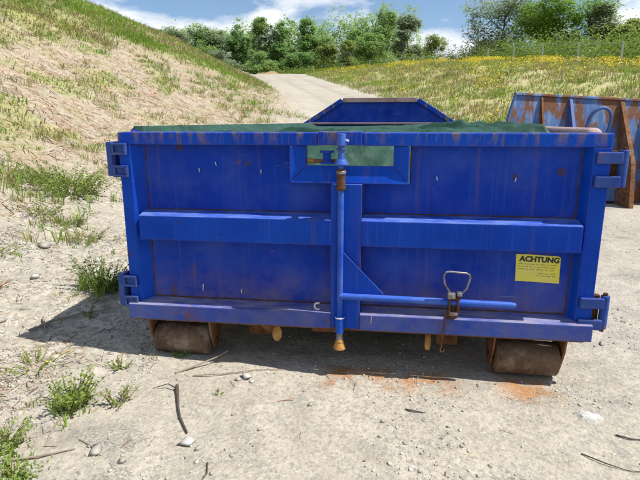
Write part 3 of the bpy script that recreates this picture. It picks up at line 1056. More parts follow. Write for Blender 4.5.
# ------------------------------------------------------------------ vegetation builders
def blades(P, nb, hgt, wid, spread, lean, rng):
    """grass blades, three triangles each. P (n,3) tuft feet; hgt (n,) tuft heights"""
    n_ = len(P)
    Pb = np.repeat(P, nb, 0); hb = np.repeat(hgt, nb) * rng.uniform(.55, 1.1, n_ * nb)
    a = rng.uniform(0, 2 * np.pi, n_ * nb)
    Pb = Pb + np.stack([np.cos(a), np.sin(a), a * 0], -1) * (rng.random(n_ * nb) * spread)[:, None]
    a = a + rng.normal(0, .6, n_ * nb)
    d = np.stack([np.cos(a), np.sin(a)], -1)
    le = rng.uniform(.3, 1.0, n_ * nb) * lean * hb
    w = wid * rng.uniform(.6, 1.3, n_ * nb)
    b2 = rng.uniform(0, np.pi, n_ * nb)
    s = np.stack([np.cos(b2), np.sin(b2), b2 * 0], -1) * w[:, None]
    mid = Pb + np.concatenate([d * (le * .3)[:, None], (hb * .6)[:, None]], 1)
    tip = Pb + np.concatenate([d * le[:, None], (hb * (1 - .25 * lean))[:, None]], 1)
    V = np.stack([Pb - s, Pb + s, mid + s * .8, mid - s * .8, tip], 1).reshape(-1, 3)
    o = np.arange(n_ * nb)[:, None] * 5
    F = np.concatenate([o + np.array([[0, 1, 2]]), o + np.array([[0, 2, 3]]), o + np.array([[3, 2, 4]])], 0)
    return V, F


def rand_rot(n_, rng):
    q = rng.normal(size=(n_, 4)); q /= np.linalg.norm(q, axis=1)[:, None]
    w, x, y, z = q.T
    return np.stack([np.stack([1 - 2 * (y * y + z * z), 2 * (x * y - z * w), 2 * (x * z + y * w)], -1),
                     np.stack([2 * (x * y + z * w), 1 - 2 * (x * x + z * z), 2 * (y * z - x * w)], -1),
                     np.stack([2 * (x * z - y * w), 2 * (y * z + x * w), 1 - 2 * (x * x + y * y)], -1)], 1)


LEAF = np.array([[0, -.5, 0], [.32, 0, .06], [0, .5, 0], [-.32, 0, .06]])


def leaves(P, size, rng, up=.9):
    """diamond leaves at P with random attitude, leaning to face the sky"""
    n_ = len(P)
    nr = rng.normal(size=(n_, 3)); nr[:, 2] = np.abs(nr[:, 2]) + up * 2
    nr /= np.linalg.norm(nr, axis=1)[:, None]
    t = np.cross(nr, rng.normal(size=(n_, 3))); t /= np.linalg.norm(t, axis=1)[:, None] + 1e-9
    b = np.cross(nr, t)
    sz = size * rng.uniform(.6, 1.35, n_)
    V = P[:, None, :] + (LEAF[None, :, 0:1] * t[:, None] + LEAF[None, :, 1:2] * b[:, None] + LEAF[None, :, 2:3] * nr[:, None]) * sz[:, None, None]
    F = np.arange(n_ * 4).reshape(-1, 4)
    return V.reshape(-1, 3), F


def make_tree(name, x, y, ztop, radius, leafm, label, cat="tree", lobes=7, leaf=.245, nclump=250, per=58, trunk=.17, low=.12,
              shape='round', bark='bark', group=None, seed=0, sparse=.0):
    rng = np.random.default_rng(100 + seed)
    z0 = float(height(x, y)) - .05
    H = ztop - z0
    t = thing(name, label, cat, (x, y, z0), group=group)
    # clump centres inside a lobed crown
    C_ = []
    tries = 0
    lob = []
    for i in range(lobes):
        f = rng.random()
        zz = H * (low + .18 + (.95 - low - .25) * f)
        if shape == 'cone':
            rr = radius * (1.05 - .85 * (zz / H)) * .75
        elif shape == 'column':
            rr = radius * .55 * math.sqrt(max(.1, 1 - (2 * zz / H - 1) ** 2) + .1)
        else:
            rr = radius * .62 * math.sqrt(max(.08, 1 - (1.7 * zz / H - .95) ** 2))
        a = rng.uniform(0, 2 * np.pi)
        lob.append((rr * math.cos(a), rr * math.sin(a), zz, radius * rng.uniform(.34, .55), H * rng.uniform(.10, .19)))
    lob.append((0, 0, H * .86, radius * .36, H * .13))
    lob.append((0, 0, H * .5, radius * .6, H * .26))
    lob.append((0, 0, H * .28, radius * .8, H * .22))
    while len(C_) < nclump and tries < 20000:
        tries += 1
        l = lob[rng.integers(len(lob))]
        v = rng.normal(size=3); v /= np.linalg.norm(v); v *= rng.uniform(.55, 1.0) ** .6
        p = np.array([l[0] + v[0] * l[3], l[1] + v[1] * l[3], l[2] + v[2] * l[4]])
        if p[2] > H * low and p[2] < H * .985:
            C_.append(p)
    C_ = np.array(C_)
    crr = radius * rng.uniform(.12, .36, len(C_))
    cnt = (per * rng.uniform(.5, 1.4, len(C_)) * (1 - sparse)).astype(int)
    P = np.repeat(C_, cnt, 0); R_ = np.repeat(crr, cnt)
    v = rng.normal(size=P.shape); v /= np.linalg.norm(v, axis=1)[:, None]
    P = P + v * (R_ * rng.random(len(R_)) ** .5)[:, None] * np.array([1, 1, .75])
    P[:, 2] = np.clip(P[:, 2], .1, H)
    V, F = leaves(P, leaf, rng)
    np_mesh("crown", V, F, leafm, t)
    m_ = MB()
    tr = H * .80
    pts = [(radius * .03 * math.sin(k * 1.7 + seed), radius * .03 * math.cos(k * 1.3 + seed), tr * k / 5) for k in range(6)]
    m_.tube(pts, [trunk * (1 - .15 * k) for k in range(6)], 8)
    sel = rng.permutation(len(C_))[:14]
    for i in sel:
        c_ = C_[i]; zb = max(H * .12, c_[2] - H * .18 - abs(c_[0]) * .3); zb = min(zb, tr * .95)
        m_.tube([(0, 0, zb), (c_[0] * .5, c_[1] * .5, zb + (c_[2] - zb) * .65), tuple(c_)], [trunk * .38, trunk * .24, trunk * .08], 5)
    m_.build("trunk", M[bark], t, smooth=True)
    return t


TREES = [
    # name, x, y, ztop, radius, leaf, label, kwargs
    ("broadleaf_tree", -37.5, 68.0, 14.4, 3.4, 'leaf_mid', "loose green tree at the end of the wood, half behind the bank crest", dict(low=.05)),
    ("broadleaf_tree", -30.2, 62.7, 12.3, 2.0, 'leaf_grey', "thin grey-green sapling rising alone over the grassy bank crest", dict(nclump=70, sparse=.3)),
    ("broadleaf_tree", -31.4, 71.0, 14.2, 3.0, 'leaf_grey', "grey-green bushy tree just right of the thin sapling", dict(low=.03)),
    ("broadleaf_tree", -29.6, 76.7, 15.7, 3.3, 'leaf_mid', "mid green rounded tree behind the grey-green bushy one", dict(low=.05)),
    ("broadleaf_tree", -27.4, 80.4, 15.3, 3.1, 'leaf_grey', "pale olive tree with a broad top in the wood edge", dict(low=.05)),
    ("poplar_tree", -24.2, 80.6, 16.3, 2.2, 'leaf_dark', "dark narrow tree above the grey rubble heap", dict(shape='column', low=.04)),
    ("poplar_tree", -21.8, 84.7, 17.8, 2.5, 'leaf_mid', "tall pointed green tree, highest in the wood left of the road", dict(shape='cone', low=.04)),
    ("poplar_tree", -19.4, 82.5, 16.2, 2.2, 'leaf_grey', "slender grey-green tree beside the tall pointed one", dict(shape='column', low=.04)),
    ("poplar_tree", -17.2, 81.7, 16.6, 2.3, 'leaf_dark', "dark pointed tree over the brown earth mound", dict(shape='cone', low=.04)),
    ("poplar_tree", -14.6, 86.2, 17.8, 2.3, 'leaf_dark', "dark spire-shaped tree standing behind the head of the road", dict(shape='column', low=.04)),
    ("broadleaf_tree", -11.6, 86.7, 15.4, 2.8, 'leaf_mid', "green tree with a dip in its top, behind the road fence", dict(low=.05)),
    ("willow_tree", -9.3, 76.0, 12.2, 1.7, 'leaf_olive', "slim pale olive willow behind the wire fence", dict(shape='column', low=.03, leaf=.2)),
    ("willow_tree", -6.4, 75.2, 12.4, 1.8, 'leaf_olive', "yellowish feathery willow, taller of the pair behind the fence", dict(shape='column', low=.03, leaf=.2)),
    ("broadleaf_tree", -6.6, 95.3, 17.6, 4.0, 'leaf_dark', "dark round-headed tree standing behind the willows", dict(low=.1)),
    ("aspen_tree", -1.2, 82.5, 18.6, 3.0, 'leaf_mid', "tall airy tree with a ragged open top above the fence", dict(shape='cone', sparse=.25, low=.05)),
    ("broadleaf_tree", -3.4, 78.6, 14.0, 2.6, 'leaf_mid', "full green tree at the foot of the tall airy one", dict(low=.03)),
    ("birch_tree", 2.2, 77.4, 16.2, 2.2, 'leaf_grey', "pale feathery birch next to the tall airy tree", dict(shape='column', low=.05, bark='birch')),
    ("broadleaf_tree", 6.4, 89.3, 15.2, 3.4, 'leaf_olive', "round olive tree with clear sky on its right", dict(low=.05)),
    ("copper_beech", 14.3, 84.4, 13.6, 3.2, 'leaf_copper', "dark purple copper beech beside the silvery willow", dict(low=.05)),
    ("silver_willow", 12.6, 62.3, 14.6, 5.0, 'leaf_grey', "big silvery green willow with a loose spreading crown", dict(low=.08, nclump=300, sparse=.1, lobes=12)),
    ("maple_tree", 17.4, 57.0, 13.5, 4.6, 'leaf_bright', "large dense bright green maple behind the fence", dict(low=.06, nclump=320, per=70, lobes=12)),
    ("birch_tree", 20.3, 53.6, 12.4, 2.0, 'leaf_grey', "slender open birch right of the bright green maple", dict(shape='cone', low=.08, sparse=.35, bark='birch')),
    ("birch_tree", 22.7, 52.4, 10.6, 2.6, 'leaf_olive', "low olive birch thicket next to the slender birch", dict(low=.03, sparse=.2, bark='birch')),
    ("broadleaf_tree", 15.6, 72.0, 10.8, 3.4, 'leaf_dark', "low dark tree filling the gap between willow and maple", dict(low=.03)),
    ("broadleaf_tree", 26.0, 60.0, 11.2, 3.5, 'leaf_mid', "green tree behind the birch thicket at the fence corner", dict(low=.03)),
    ("willow_shrub", -23.4, 68.6, 10.6, 2.6, 'leaf_grey', "rounded grey-green willow bush over the rubble heap", dict(low=.0, leaf=.2)),
    ("willow_shrub", -18.6, 72.6, 10.9, 2.3, 'leaf_mid', "domed green willow bush left of the brown mound", dict(low=.0, leaf=.2)),
    ("willow_shrub", -27.5, 70.5, 11.2, 2.4, 'leaf_olive', "olive bush between the grey-green bush and the bank", dict(low=.0, leaf=.2)),
    ("willow_shrub", -14.2, 78.4, 11.4, 2.6, 'leaf_dark', "dark bush behind the head of the road", dict(low=.0, leaf=.2)),
]
for i, (nm, x, y, zt, r, lf, lb, kw) in enumerate(TREES):
    make_tree(nm, x, y, zt, r, M[lf], lb, seed=i, group="trees beyond the quarry yard", **kw)

# a closed belt of far trees behind those that can be told apart
rng = np.random.default_rng(40)
nb_ = 150
bx = np.linspace(-72, 3, nb_) + rng.normal(0, .8, nb_); by = 93 + rng.uniform(0, 12, nb_) - .2 * bx * (bx < -30)
bz = height(bx, by); bh = 11.8 + 1.8 * perlin(bx * .25, bx * 0 + 2) + rng.uniform(-1, 1.6, nb_)
br_ = rng.uniform(1.6, 2.7, nb_)
per_ = 760
v = rng.normal(size=(nb_, per_, 3)); v /= np.linalg.norm(v, axis=2)[:, :, None]
v *= rng.uniform(.5, 1.0, (nb_, per_, 1)) ** .5
v *= 1 + .22 * np.sin(v[:, :, 0:1] * 7 + np.arange(nb_)[:, None, None]) * np.cos(v[:, :, 2:3] * 9)
P = np.stack([bx[:, None] + v[:, :, 0] * br_[:, None] * (1.25 - .45 * v[:, :, 2]), by[:, None] + v[:, :, 1] * br_[:, None],
              bz[:, None] + bh[:, None] * (.5 + .5 * v[:, :, 2])], -1).reshape(-1, 3)
V, F = leaves(P, .40, rng)
wood = np_mesh("far_wood", V, F, M['leaf_mid'])
wood['kind'] = 'stuff'; tag(wood, "closed dark green wood far behind the separate trees", "wood")

# bracken and low shrubs behind the fence
fence_pts = [(17.2, 22.0), (14.2, 28.5), (12.4, 36.5), (10.2, 45), (7.4, 54), (3.6, 62), (-1.5, 67.5), (-7.5, 71.5), (-14.0, 73.6)]
fp = np.array(fence_pts)
seg = np.linalg.norm(np.diff(fp, axis=0), axis=1); cum = np.concatenate([[0], np.cumsum(seg)])
def along(t):
    t = np.asarray(t, float)
    return np.stack([np.interp(t, cum, fp[:, 0]), np.interp(t, cum, fp[:, 1])], -1)
tt = rng.uniform(0, cum[-1], 1500)
pp = along(tt) + np.stack([rng.uniform(.7, 5.5, 1500), rng.uniform(.2, 2.5, 1500)], -1)
zz = height(pp[:, 0], pp[:, 1]); hh = rng.uniform(.6, 2.3, 1500) * (1 + .5 * perlin(tt * .5, tt * 0))
cnt = 34
P = np.repeat(np.column_stack([pp, zz + hh * rng.uniform(.1, 1.0, 1500)]), cnt, 0)
P += rng.normal(size=P.shape) * np.array([.38, .38, .36])
V, F = leaves(P, .17, rng, .6)
br = np_mesh("bracken", V, F, M['bracken'])
br['kind'] = 'stuff'; tag(br, "bright green bracken growing thickly behind the wire fence", "bracken")

# head of the road: low green growth
q = np.column_stack([rng.uniform(-32, -6, 420), rng.uniform(70, 78, 420)])
q = q[np.abs(q[:, 0] - road_c(q[:, 1])) > 3.6]
P = np.repeat(np.column_stack([q, height(q[:, 0], q[:, 1]) + rng.uniform(.1, .9, len(q))]), 34, 0)
P += rng.normal(size=P.shape) * np.array([.45, .45, .25])
V, F = leaves(P, .2, rng, .6)
br2 = np_mesh("low_scrub", V, F, M['bracken'])
br2['kind'] = 'stuff'; tag(br2, "low green scrub along the far end of the road", "scrub")

# ------------------------------------------------------------------ fence on the right-hand plateau
FN = thing("wire_fence", "pale concrete post and wire fence along the top of the flowery bank", "fence",
           (*fence_pts[0], float(height(*fence_pts[0]))))
f0 = Vector(FN.location)
post_t = np.arange(1.0, cum[-1], 4.6)
pk = along(post_t)
pz = height(pk[:, 0], pk[:, 1])
tops = []
for (x, y), z in zip(pk, pz):
    m_ = MB(); m_.prism([(-.045, -.045), (.045, -.045), (.045, .045), (-.045, .045)], 0, 1.55, 'z')
    o = m_.build("post", M['concrete'], FN, .008); o.location = Vector((x, y, z - .1)) - f0
    tops.append(Vector((x, y, z)) - f0)
for hgt, rr in ((1.38, .012), (.95, .008), (.5, .008)):
    m_ = MB()
    pts = []
    for a, b in zip(tops[:-1], tops[1:]):
        for k in range(4):
            p_ = a.lerp(b, k / 4); p_ = p_ + Vector((0, -.06, hgt - .05 * math.sin(math.pi * k / 4))); pts.append(p_)
    m_.tube(pts, rr, 5); m_.build("wire", M['wire'], FN, smooth=True)

# ------------------------------------------------------------------ grasses on the banks
rng = np.random.default_rng(21)
N = 145000
gx_ = rng.uniform(-20, -3, N); gy_ = rng.uniform(3, 64, N)
keep = (rng.random(N) < green_density(gx_, gy_) * bank_amt(gx_, gy_) * (1.0 - .5 * sst(gy_, 25, 60))) & (np.abs(gx_ - road_c(gy_)) > 2.5 + .7 * rng.random(N))
gx_, gy_ = gx_[keep], gy_[keep]
print("bank tufts", len(gx_))
gp = np.column_stack([gx_, gy_, height(gx_, gy_) - .01])
ol = fbm(gx_ * .5 + 9, gy_ * .5, 3) + rng.normal(0, .16, len(gx_))
for msk, mt, nm, lb in ((ol < .0, 'grass', "bank_grass", "fresh green grass along the upper part of the left bank"),
                        ((ol >= .0) & (ol < .20), 'grass_olive', "bank_grass", "yellowing olive grass mixed into the left bank"),
                        (ol >= .20, 'straw', "bank_grass", "dead straw-coloured grass mixed into the left bank")):
    p_ = gp[msk]
    V, F = blades(p_, 6, rng.uniform(.06, .28, len(p_)) * (.55 + .45 * sst(p_[:, 1], 8, 14)) * (1 + .6 * fbm(p_[:, 0] * .8, p_[:, 1] * .8, 2)), .009, .17, 1.1, rng)
    o = np_mesh(nm, V, F, M[mt]); o['kind'] = 'stuff'; tag(o, lb, "grass")

# dry stalks and litter lying on the left bank
N = 48000
lx_ = rng.uniform(-19, -2.2, N); ly_ = rng.uniform(.2, 34, N)
keep = rng.random(N) < bank_amt(lx_, ly_) * np.clip(1.15 - ly_ / 40, .1, 1) * (.4 + .6 * (fbm(lx_ * .7, ly_ * .7, 3) > -.05))
lx_, ly_ = lx_[keep], ly_[keep]
nl = len(lx_)
lz_ = height(lx_, ly_)
a = rng.uniform(0, 2 * np.pi, nl); ln = rng.uniform(.04, .24, nl) * .5; w = rng.uniform(.003, .009, nl)
ex, ey = np.cos(a) * ln, np.sin(a) * ln
z1 = height(lx_ + ex, ly_ + ey) + rng.uniform(.005, .05, nl); z0 = height(lx_ - ex, ly_ - ey) + rng.uniform(.0, .02, nl)
sx, sy = -np.sin(a) * w, np.cos(a) * w
V = np.stack([np.stack([lx_ - ex - sx, ly_ - ey - sy, z0], -1), np.stack([lx_ - ex + sx, ly_ - ey + sy, z0 + .004], -1),
              np.stack([lx_ + ex + sx, ly_ + ey + sy, z1 + .004], -1), np.stack([lx_ + ex - sx, ly_ + ey - sy, z1], -1)], 1).reshape(-1, 3)
F = np.arange(nl * 4).reshape(-1, 4)
red = (rng.random(nl) < .16 + .35 * (fbm(lx_ * .4 + 2, ly_ * .4 + 7, 3) > .25)).astype(int)
o = np_mesh("dry_litter", V, F, [M['straw'], M['redstem'], M['wood']], mat_idx=np.where(rng.random(nl) < .25, 2, red)); o['kind'] = 'stuff'
tag(o, "dry straw and reddish dead stalks lying on the left bank", "litter")

# short dead stalks and twig bits on the left part of the yard
N = 15000
qx = np.concatenate([rng.uniform(-3.4, -.7, N), rng.uniform(-1.2, 2.2, 120)]); qy = np.concatenate([rng.uniform(-1.25, 2.8, N), rng.uniform(-1.2, .0, 120)])
keep = rng.random(len(qx)) < np.where(qx < -.7, np.clip(.12 + 1.6 * fbm(qx * 1.5 + 3, qy * 1.5, 3), .05, .9) * sst(-qx, .6, 1.5), .25)
qx, qy = qx[keep], qy[keep]; nq = len(qx)
a = rng.uniform(0, 2 * np.pi, nq); ln = rng.uniform(.015, .085, nq) * .5; w = rng.uniform(.0009, .0024, nq)
ex, ey = np.cos(a) * ln, np.sin(a) * ln
z1 = height(qx + ex, qy + ey) + rng.uniform(.003, .012, nq); z0 = height(qx - ex, qy - ey) + rng.uniform(.001, .004, nq)
sx, sy = -np.sin(a) * w, np.cos(a) * w
V = np.stack([np.stack([qx - ex - sx, qy - ey - sy, z0], -1), np.stack([qx - ex + sx, qy - ey + sy, z0 + .001], -1),
              np.stack([qx + ex + sx, qy + ey + sy, z1 + .001], -1), np.stack([qx + ex - sx, qy + ey - sy, z1], -1)], 1).reshape(-1, 3)
o = np_mesh("yard_litter", V, np.arange(nq * 4).reshape(-1, 4), [M['straw'], M['wood_dark'], M['redstem']], mat_idx=rng.choice(3, nq, p=[.6, .25, .15]))
o['kind'] = 'stuff'; tag(o, "bits of dry stalk and twig strewn over the stony yard", "litter")

# right bank: dry and green tussocks with yellow flowers on the upper edge
N = 46000
hx = rng.uniform(-9, 24, N); hy = rng.uniform(9, 72, N)
xr2 = 2.2 - .30 * sp(hy - 17, 3.0) + 5.0 * (1 - sst(hy, 6, 17))
lat_ = hx - xr2
tf = np.interp(hy, fp[::1, 1], fp[::1, 0])           # fence x at this y
keep = (lat_ > -.3 + 1.2 * rng.random(N)) & (hx < tf + 1.5) & (rng.random(N) < .35 + .55 * (fbm(hx * .5, hy * .35, 3) > 0))
hx, hy, lat_, tf = hx[keep], hy[keep], lat_[keep], tf[keep]
hp_ = np.column_stack([hx, hy, height(hx, hy) - .01])
kind = rng.random(len(hx)) + .5 * fbm(hx * .4 + 4, hy * .3, 3)
for msk, mt, nm, lb in ((kind < .17, 'straw', "bank_tussock", "dry straw tussocks on the right bank"),
                        ((kind >= .17) & (kind < .62), 'grass_olive', "bank_tussock", "olive tussocks on the right bank"),
                        (kind >= .62, 'grass', "bank_tussock", "green tussocks on the right bank")):
    p_ = hp_[msk]
    V, F = blades(p_, 7, rng.uniform(.12, .5, len(p_)) * (1 + .7 * fbm(p_[:, 0] * .7, p_[:, 1] * .5, 2)), .014, .25, 1.0, rng)
    o = np_mesh(nm, V, F, M[mt]); o['kind'] = 'stuff'; tag(o, lb, "grass")
near_f = (tf - hx < 16) & (tf - hx > -1.0) & (rng.random(len(hx)) < .7 * np.exp(-np.abs(tf - hx - 1.5) / 5.5)) & (fbm(hx * .45, hy * .35 + 3, 3) + rng.normal(0, .15, len(hx)) > .0)
p_ = hp_[near_f]
P = np.repeat(p_, 9, 0); P = P + np.column_stack([rng.normal(0, .16, len(P)), rng.normal(0, .16, len(P)), rng.uniform(.35, .62, len(P))])
V, F = leaves(P, .085, rng, 1.0)
o = np_mesh("yellow_wildflowers", V, F, M['yellow']); o['kind'] = 'stuff'
tag(o, "band of yellow wildflowers along the top of the right bank", "wildflowers")

# ------------------------------------------------------------------ near weeds, each a thing of its own
def weed(x, y, h, r, nst, label, leafm='weed', leaf=.03, seed=0, name="weed_plant", stemm='grass_olive', grassy=0, flowers=0, dens=1.0):
    rng = np.random.default_rng(500 + seed)
    h *= .75; r *= 1.15; leaf *= .75; nst = int(nst * 1.5)
    z = float(height(x, y)) - .01
    t = thing(name, label, "weed", (x, y, z), group="weeds in the yard and on the bank foot")
    m_ = MB(); LP = []; tips = []
    for k in range(nst):
        a = rng.uniform(0, 2 * np.pi); rr = r * math.sqrt(rng.random()); hh = h * rng.uniform(.5, 1.05)
        bx_, by_ = .45 * rr * math.cos(a), .45 * rr * math.sin(a)
        zb = float(height(x + bx_, y + by_)) - z - .01
        le = rng.uniform(.2, .8) * r
        pts = []
        for j in range(4):
            f = j / 3
            pts.append((bx_ + math.cos(a) * le * f ** 1.5, by_ + math.sin(a) * le * f ** 1.5, zb + hh * f))
        m_.tube(pts, [.0035, .003, .0022, .0012], 4)
        tips.append(pts[-1])
        nl_ = max(3, int(hh / leaf * 2.6 * dens))
        for j in range(nl_):
            f = rng.uniform(.12, 1.0)
            i0 = min(2, int(f * 3)); ff = f * 3 - i0
            p0 = np.array(pts[i0]) * (1 - ff) + np.array(pts[i0 + 1]) * ff
            LP.append(p0 + rng.normal(0, leaf * .55, 3) * np.array([1, 1, .5]))
    m_.build("stems", M[stemm], t)
    V, F = leaves(np.array(LP), leaf, rng, .5)
    np_mesh("foliage", V, F, M[leafm], t)
    if grassy:
        g = np.column_stack([rng.normal(0, r * .45, grassy), rng.normal(0, r * .45, grassy)])
        gz_ = height(g[:, 0] + x, g[:, 1] + y) - z - .01
        V, F = blades(np.column_stack([g, gz_]), 7, rng.uniform(.3, .8, grassy) * h, .0035, .03, .8, rng)
        np_mesh("blades", V, F, M['grass'], t)['kind'] = 'stuff'
    if flowers:
        fpnts = np.array([tips[i % len(tips)] for i in range(flowers * 5)]) + rng.normal(0, .006, (flowers * 5, 3))
        V, F = leaves(fpnts, .016, rng, 1.0)
        np_mesh("flower_head", V, F, M['yellow'], t)
    return t


WEEDS = [
    # x, y, h, r, stems, label, kwargs
    (-3.85, 3.45, .44, .58, 80, "broad leafy green bush on the gravel slope beside the upper left hinge", dict(leaf=.042, name="leafy_bush", leafm='weed', grassy=60)),
    (-1.93, .93, .36, .20, 26, "dark green weed in the container's shadow under the lower left hinge", dict(leafm='weed_dark', grassy=40, leaf=.028)),
    (-1.235, -.56, .20, .13, 22, "bushy yellow-green weed in the gravel left of the long dark stick", dict(grassy=18, leaf=.024)),
    (-1.32, -.93, .13, .13, 18, "dense low green weed beside the bushy yellow-green one", dict(grassy=60, leaf=.020, leafm='weed')),
    (-1.14, -1.06, .08, .08, 14, "low mat of bright grass next to the dense green weed", dict(grassy=40, leaf=.016)),
    (-1.03, -.50, .14, .07, 8, "sparse thin weed between the bushy one and the long dark stick", dict(leaf=.018, stemm='straw')),
    (-1.62, -.28, .10, .16, 14, "flat spreading weed with one yellow flower head", dict(leaf=.018, flowers=3, dens=.7)),
    (-1.78, -.55, .10, .14, 14, "low olive weed clump on stony ground", dict(leaf=.018, leafm='weed_dark', grassy=12)),
    (-1.20, -.17, .09, .07, 9, "small green weed just outside the shadow of the roller", dict(leaf=.018)),
    (-.935, .02, .07, .06, 9, "tiny grassy weed growing at the foot of the left roller", dict(leaf=.012, leafm='weed_dark', grassy=14)),
    (-.60, -.34, .035, .03, 6, "single tiny sprig on bare gravel in front of the doors", dict(leaf=.012)),
    (-1.72, .40, .08, .07, 8, "small weed in the shaded gravel below the dark green one", dict(leaf=.016, leafm='weed_dark')),
    (-2.75, 2.05, .22, .22, 16, "thin yellow-green weed on the gravel slope between the hinges", dict(leaf=.022, stemm='straw', grassy=10)),
    (-3.15, 2.35, .26, .26, 18, "loose tuft of pale weeds left of the thin yellow-green one", dict(leaf=.024, stemm='straw', grassy=12)),
    (-3.05, 1.20, .13, .24, 16, "flat green weed on the stones where the bank begins", dict(leaf=.02, grassy=20)),
    (-2.62, .62, .10, .14, 10, "reddish dying weed near the tip of the shadow", dict(leaf=.018, leafm='redstem', stemm='redstem')),
    (-3.55, 2.45, .20, .30, 22, "ragged olive weed clump on the slope below the leafy bush", dict(leaf=.028, leafm='weed_dark', stemm='straw')),
    (-4.5, 3.0, .26, .35, 24, "green and straw coloured weed tuft at the bank foot", dict(leaf=.03, grassy=20)),
    (-5.6, 4.2, .28, .4, 22, "low green weed patch farther up the bank foot", dict(leaf=.03, grassy=26)),
    (-2.55, 3.1, .20, .20, 14, "pale weed close to the container's left wall", dict(leaf=.022, stemm='straw', grassy=8)),
    (-2.2, 2.1, .16, .16, 12, "spindly weed just left of the container's rear post", dict(leaf=.02, stemm='straw', grassy=8)),
]
for i, (x, y, h, r, ns, lb, kw) in enumerate(WEEDS):
    weed(x, y, h, r, ns, lb, seed=i, **kw)

# scattered thin tufts on the lower bank: countless, one object
rng = np.random.default_rng(33)
N = 1500
wx = rng.uniform(-13, -2.3, N); wy = rng.uniform(.3, 16, N)
keep = (toe(wy) - wx > -.9) & (fbm(wx * .6, wy * .6 + 4, 3) > .02)
wp = np.column_stack([wx[keep], wy[keep], height(wx[keep], wy[keep]) - .01])
V, F = blades(wp, 16, rng.uniform(.08, .30, len(wp)), .005, .10, .8, rng)
o = np_mesh("thin_tufts", V, F, M['grass_olive']); o['kind'] = 'stuff'; tag(o, "thin scattered grass tufts on the lower left bank", "grass")
V, F = blades(wp[::2] + np.array([.2, .1, 0]), 14, rng.uniform(.08, .26, len(wp[::2])), .005, .12, .8, rng)
V[:, 2] -= .0
o = np_mesh("thin_tufts", V, F, M['grass']); o['kind'] = 'stuff'; tag(o, "green scattered grass tufts on the lower left bank", "grass")

N = 420
wx = rng.uniform(-3.2, -.95, N); wy = rng.uniform(-1.25, 2.4, N)
keep = (fbm(wx * 1.4 + 2, wy * 1.4, 3) > .06) & (rng.random(N) < sst(-wx, .9, 1.6) * .8)
wp = np.column_stack([wx[keep], wy[keep], height(wx[keep], wy[keep]) - .004])
V, F = blades(wp, 14, rng.uniform(.02, .07, len(wp)), .0016, .035, 1.3, rng)
o = np_mesh("yard_tufts", V, F, M['grass_olive']); o['kind'] = 'stuff'; tag(o, "thin sprouting tufts in the stony ground left of the container", "grass")

# ------------------------------------------------------------------ stones, gravel, sticks
ICO_V = []
ph = (1 + 5 ** .5) / 2
for a_, b_ in ((-1, ph), (1, ph), (-1, -ph), (1, -ph)):
    ICO_V.append((a_, b_, 0))
for a_, b_ in ((-1, ph), (1, ph), (-1, -ph), (1, -ph)):
    ICO_V.append((0, a_, b_))
for a_, b_ in ((ph, -1), (ph, 1), (-ph, -1), (-ph, 1)):
    ICO_V.append((a_, 0, b_))
ICO_V = np.array(ICO_V) / math.sqrt(1 + ph * ph)
ICO_F = np.array([(0, 11, 5), (0, 5, 1), (0, 1, 7), (0, 7, 10), (0, 10, 11), (1, 5, 9), (5, 11, 4), (11, 10, 2), (10, 7, 6), (7, 1, 8),
                  (3, 9, 4), (3, 4, 2), (3, 2, 6), (3, 6, 8), (3, 8, 9), (4, 9, 5), (2, 4, 11), (6, 2, 10), (8, 6, 7), (9, 8, 1)])


CHIP_V = np.array([(a, b, c) for c in (-.6, .6) for b in (-.6, .6) for a in (-.6, .6)], float)
CHIP_F = np.array([(0, 2, 1), (1, 2, 3), (4, 5, 6), (5, 7, 6), (0, 1, 4), (1, 5, 4), (2, 6, 3), (3, 6, 7), (0, 4, 2), (2, 4, 6), (1, 3, 5), (3, 7, 5)])


def chips(x, y, s, rng):
    n_ = len(x)
    R = rand_rot(n_, rng)
    v = CHIP_V[None] * rng.uniform(.55, 1.45, (n_, 8, 1)) + rng.normal(0, .12, (n_, 8, 3))
    v = np.einsum('nij,nkj->nki', R, v) * s[:, None, None]
    v[:, :, 2] *= .8
    v += np.stack([x, y, height(x, y) + s * .15], -1)[:, None]
    return v.reshape(-1, 3), ((np.arange(n_) * 8)[:, None, None] + CHIP_F[None]).reshape(-1, 3)


def pebbles(x, y, s, rng):
    n_ = len(x)
    z = height(x, y)
    R = rand_rot(n_, rng)
    sc = np.stack([rng.uniform(.7, 1.3, n_), rng.uniform(.7, 1.3, n_), rng.uniform(.4, .8, n_)], -1)
    base = ICO_V[None] * (1 + rng.normal(0, .13, (n_, 12, 1)))
    v = np.einsum('nij,nkj->nki', R, base * sc[:, None]) * s[:, None, None]
    v[:, :, 2] *= .75
    v += np.stack([x, y, z + s * .22], -1)[:, None]
    F = (np.arange(n_) * 12)[:, None, None] + ICO_F[None]
    return v.reshape(-1, 3), F.reshape(-1, 3)


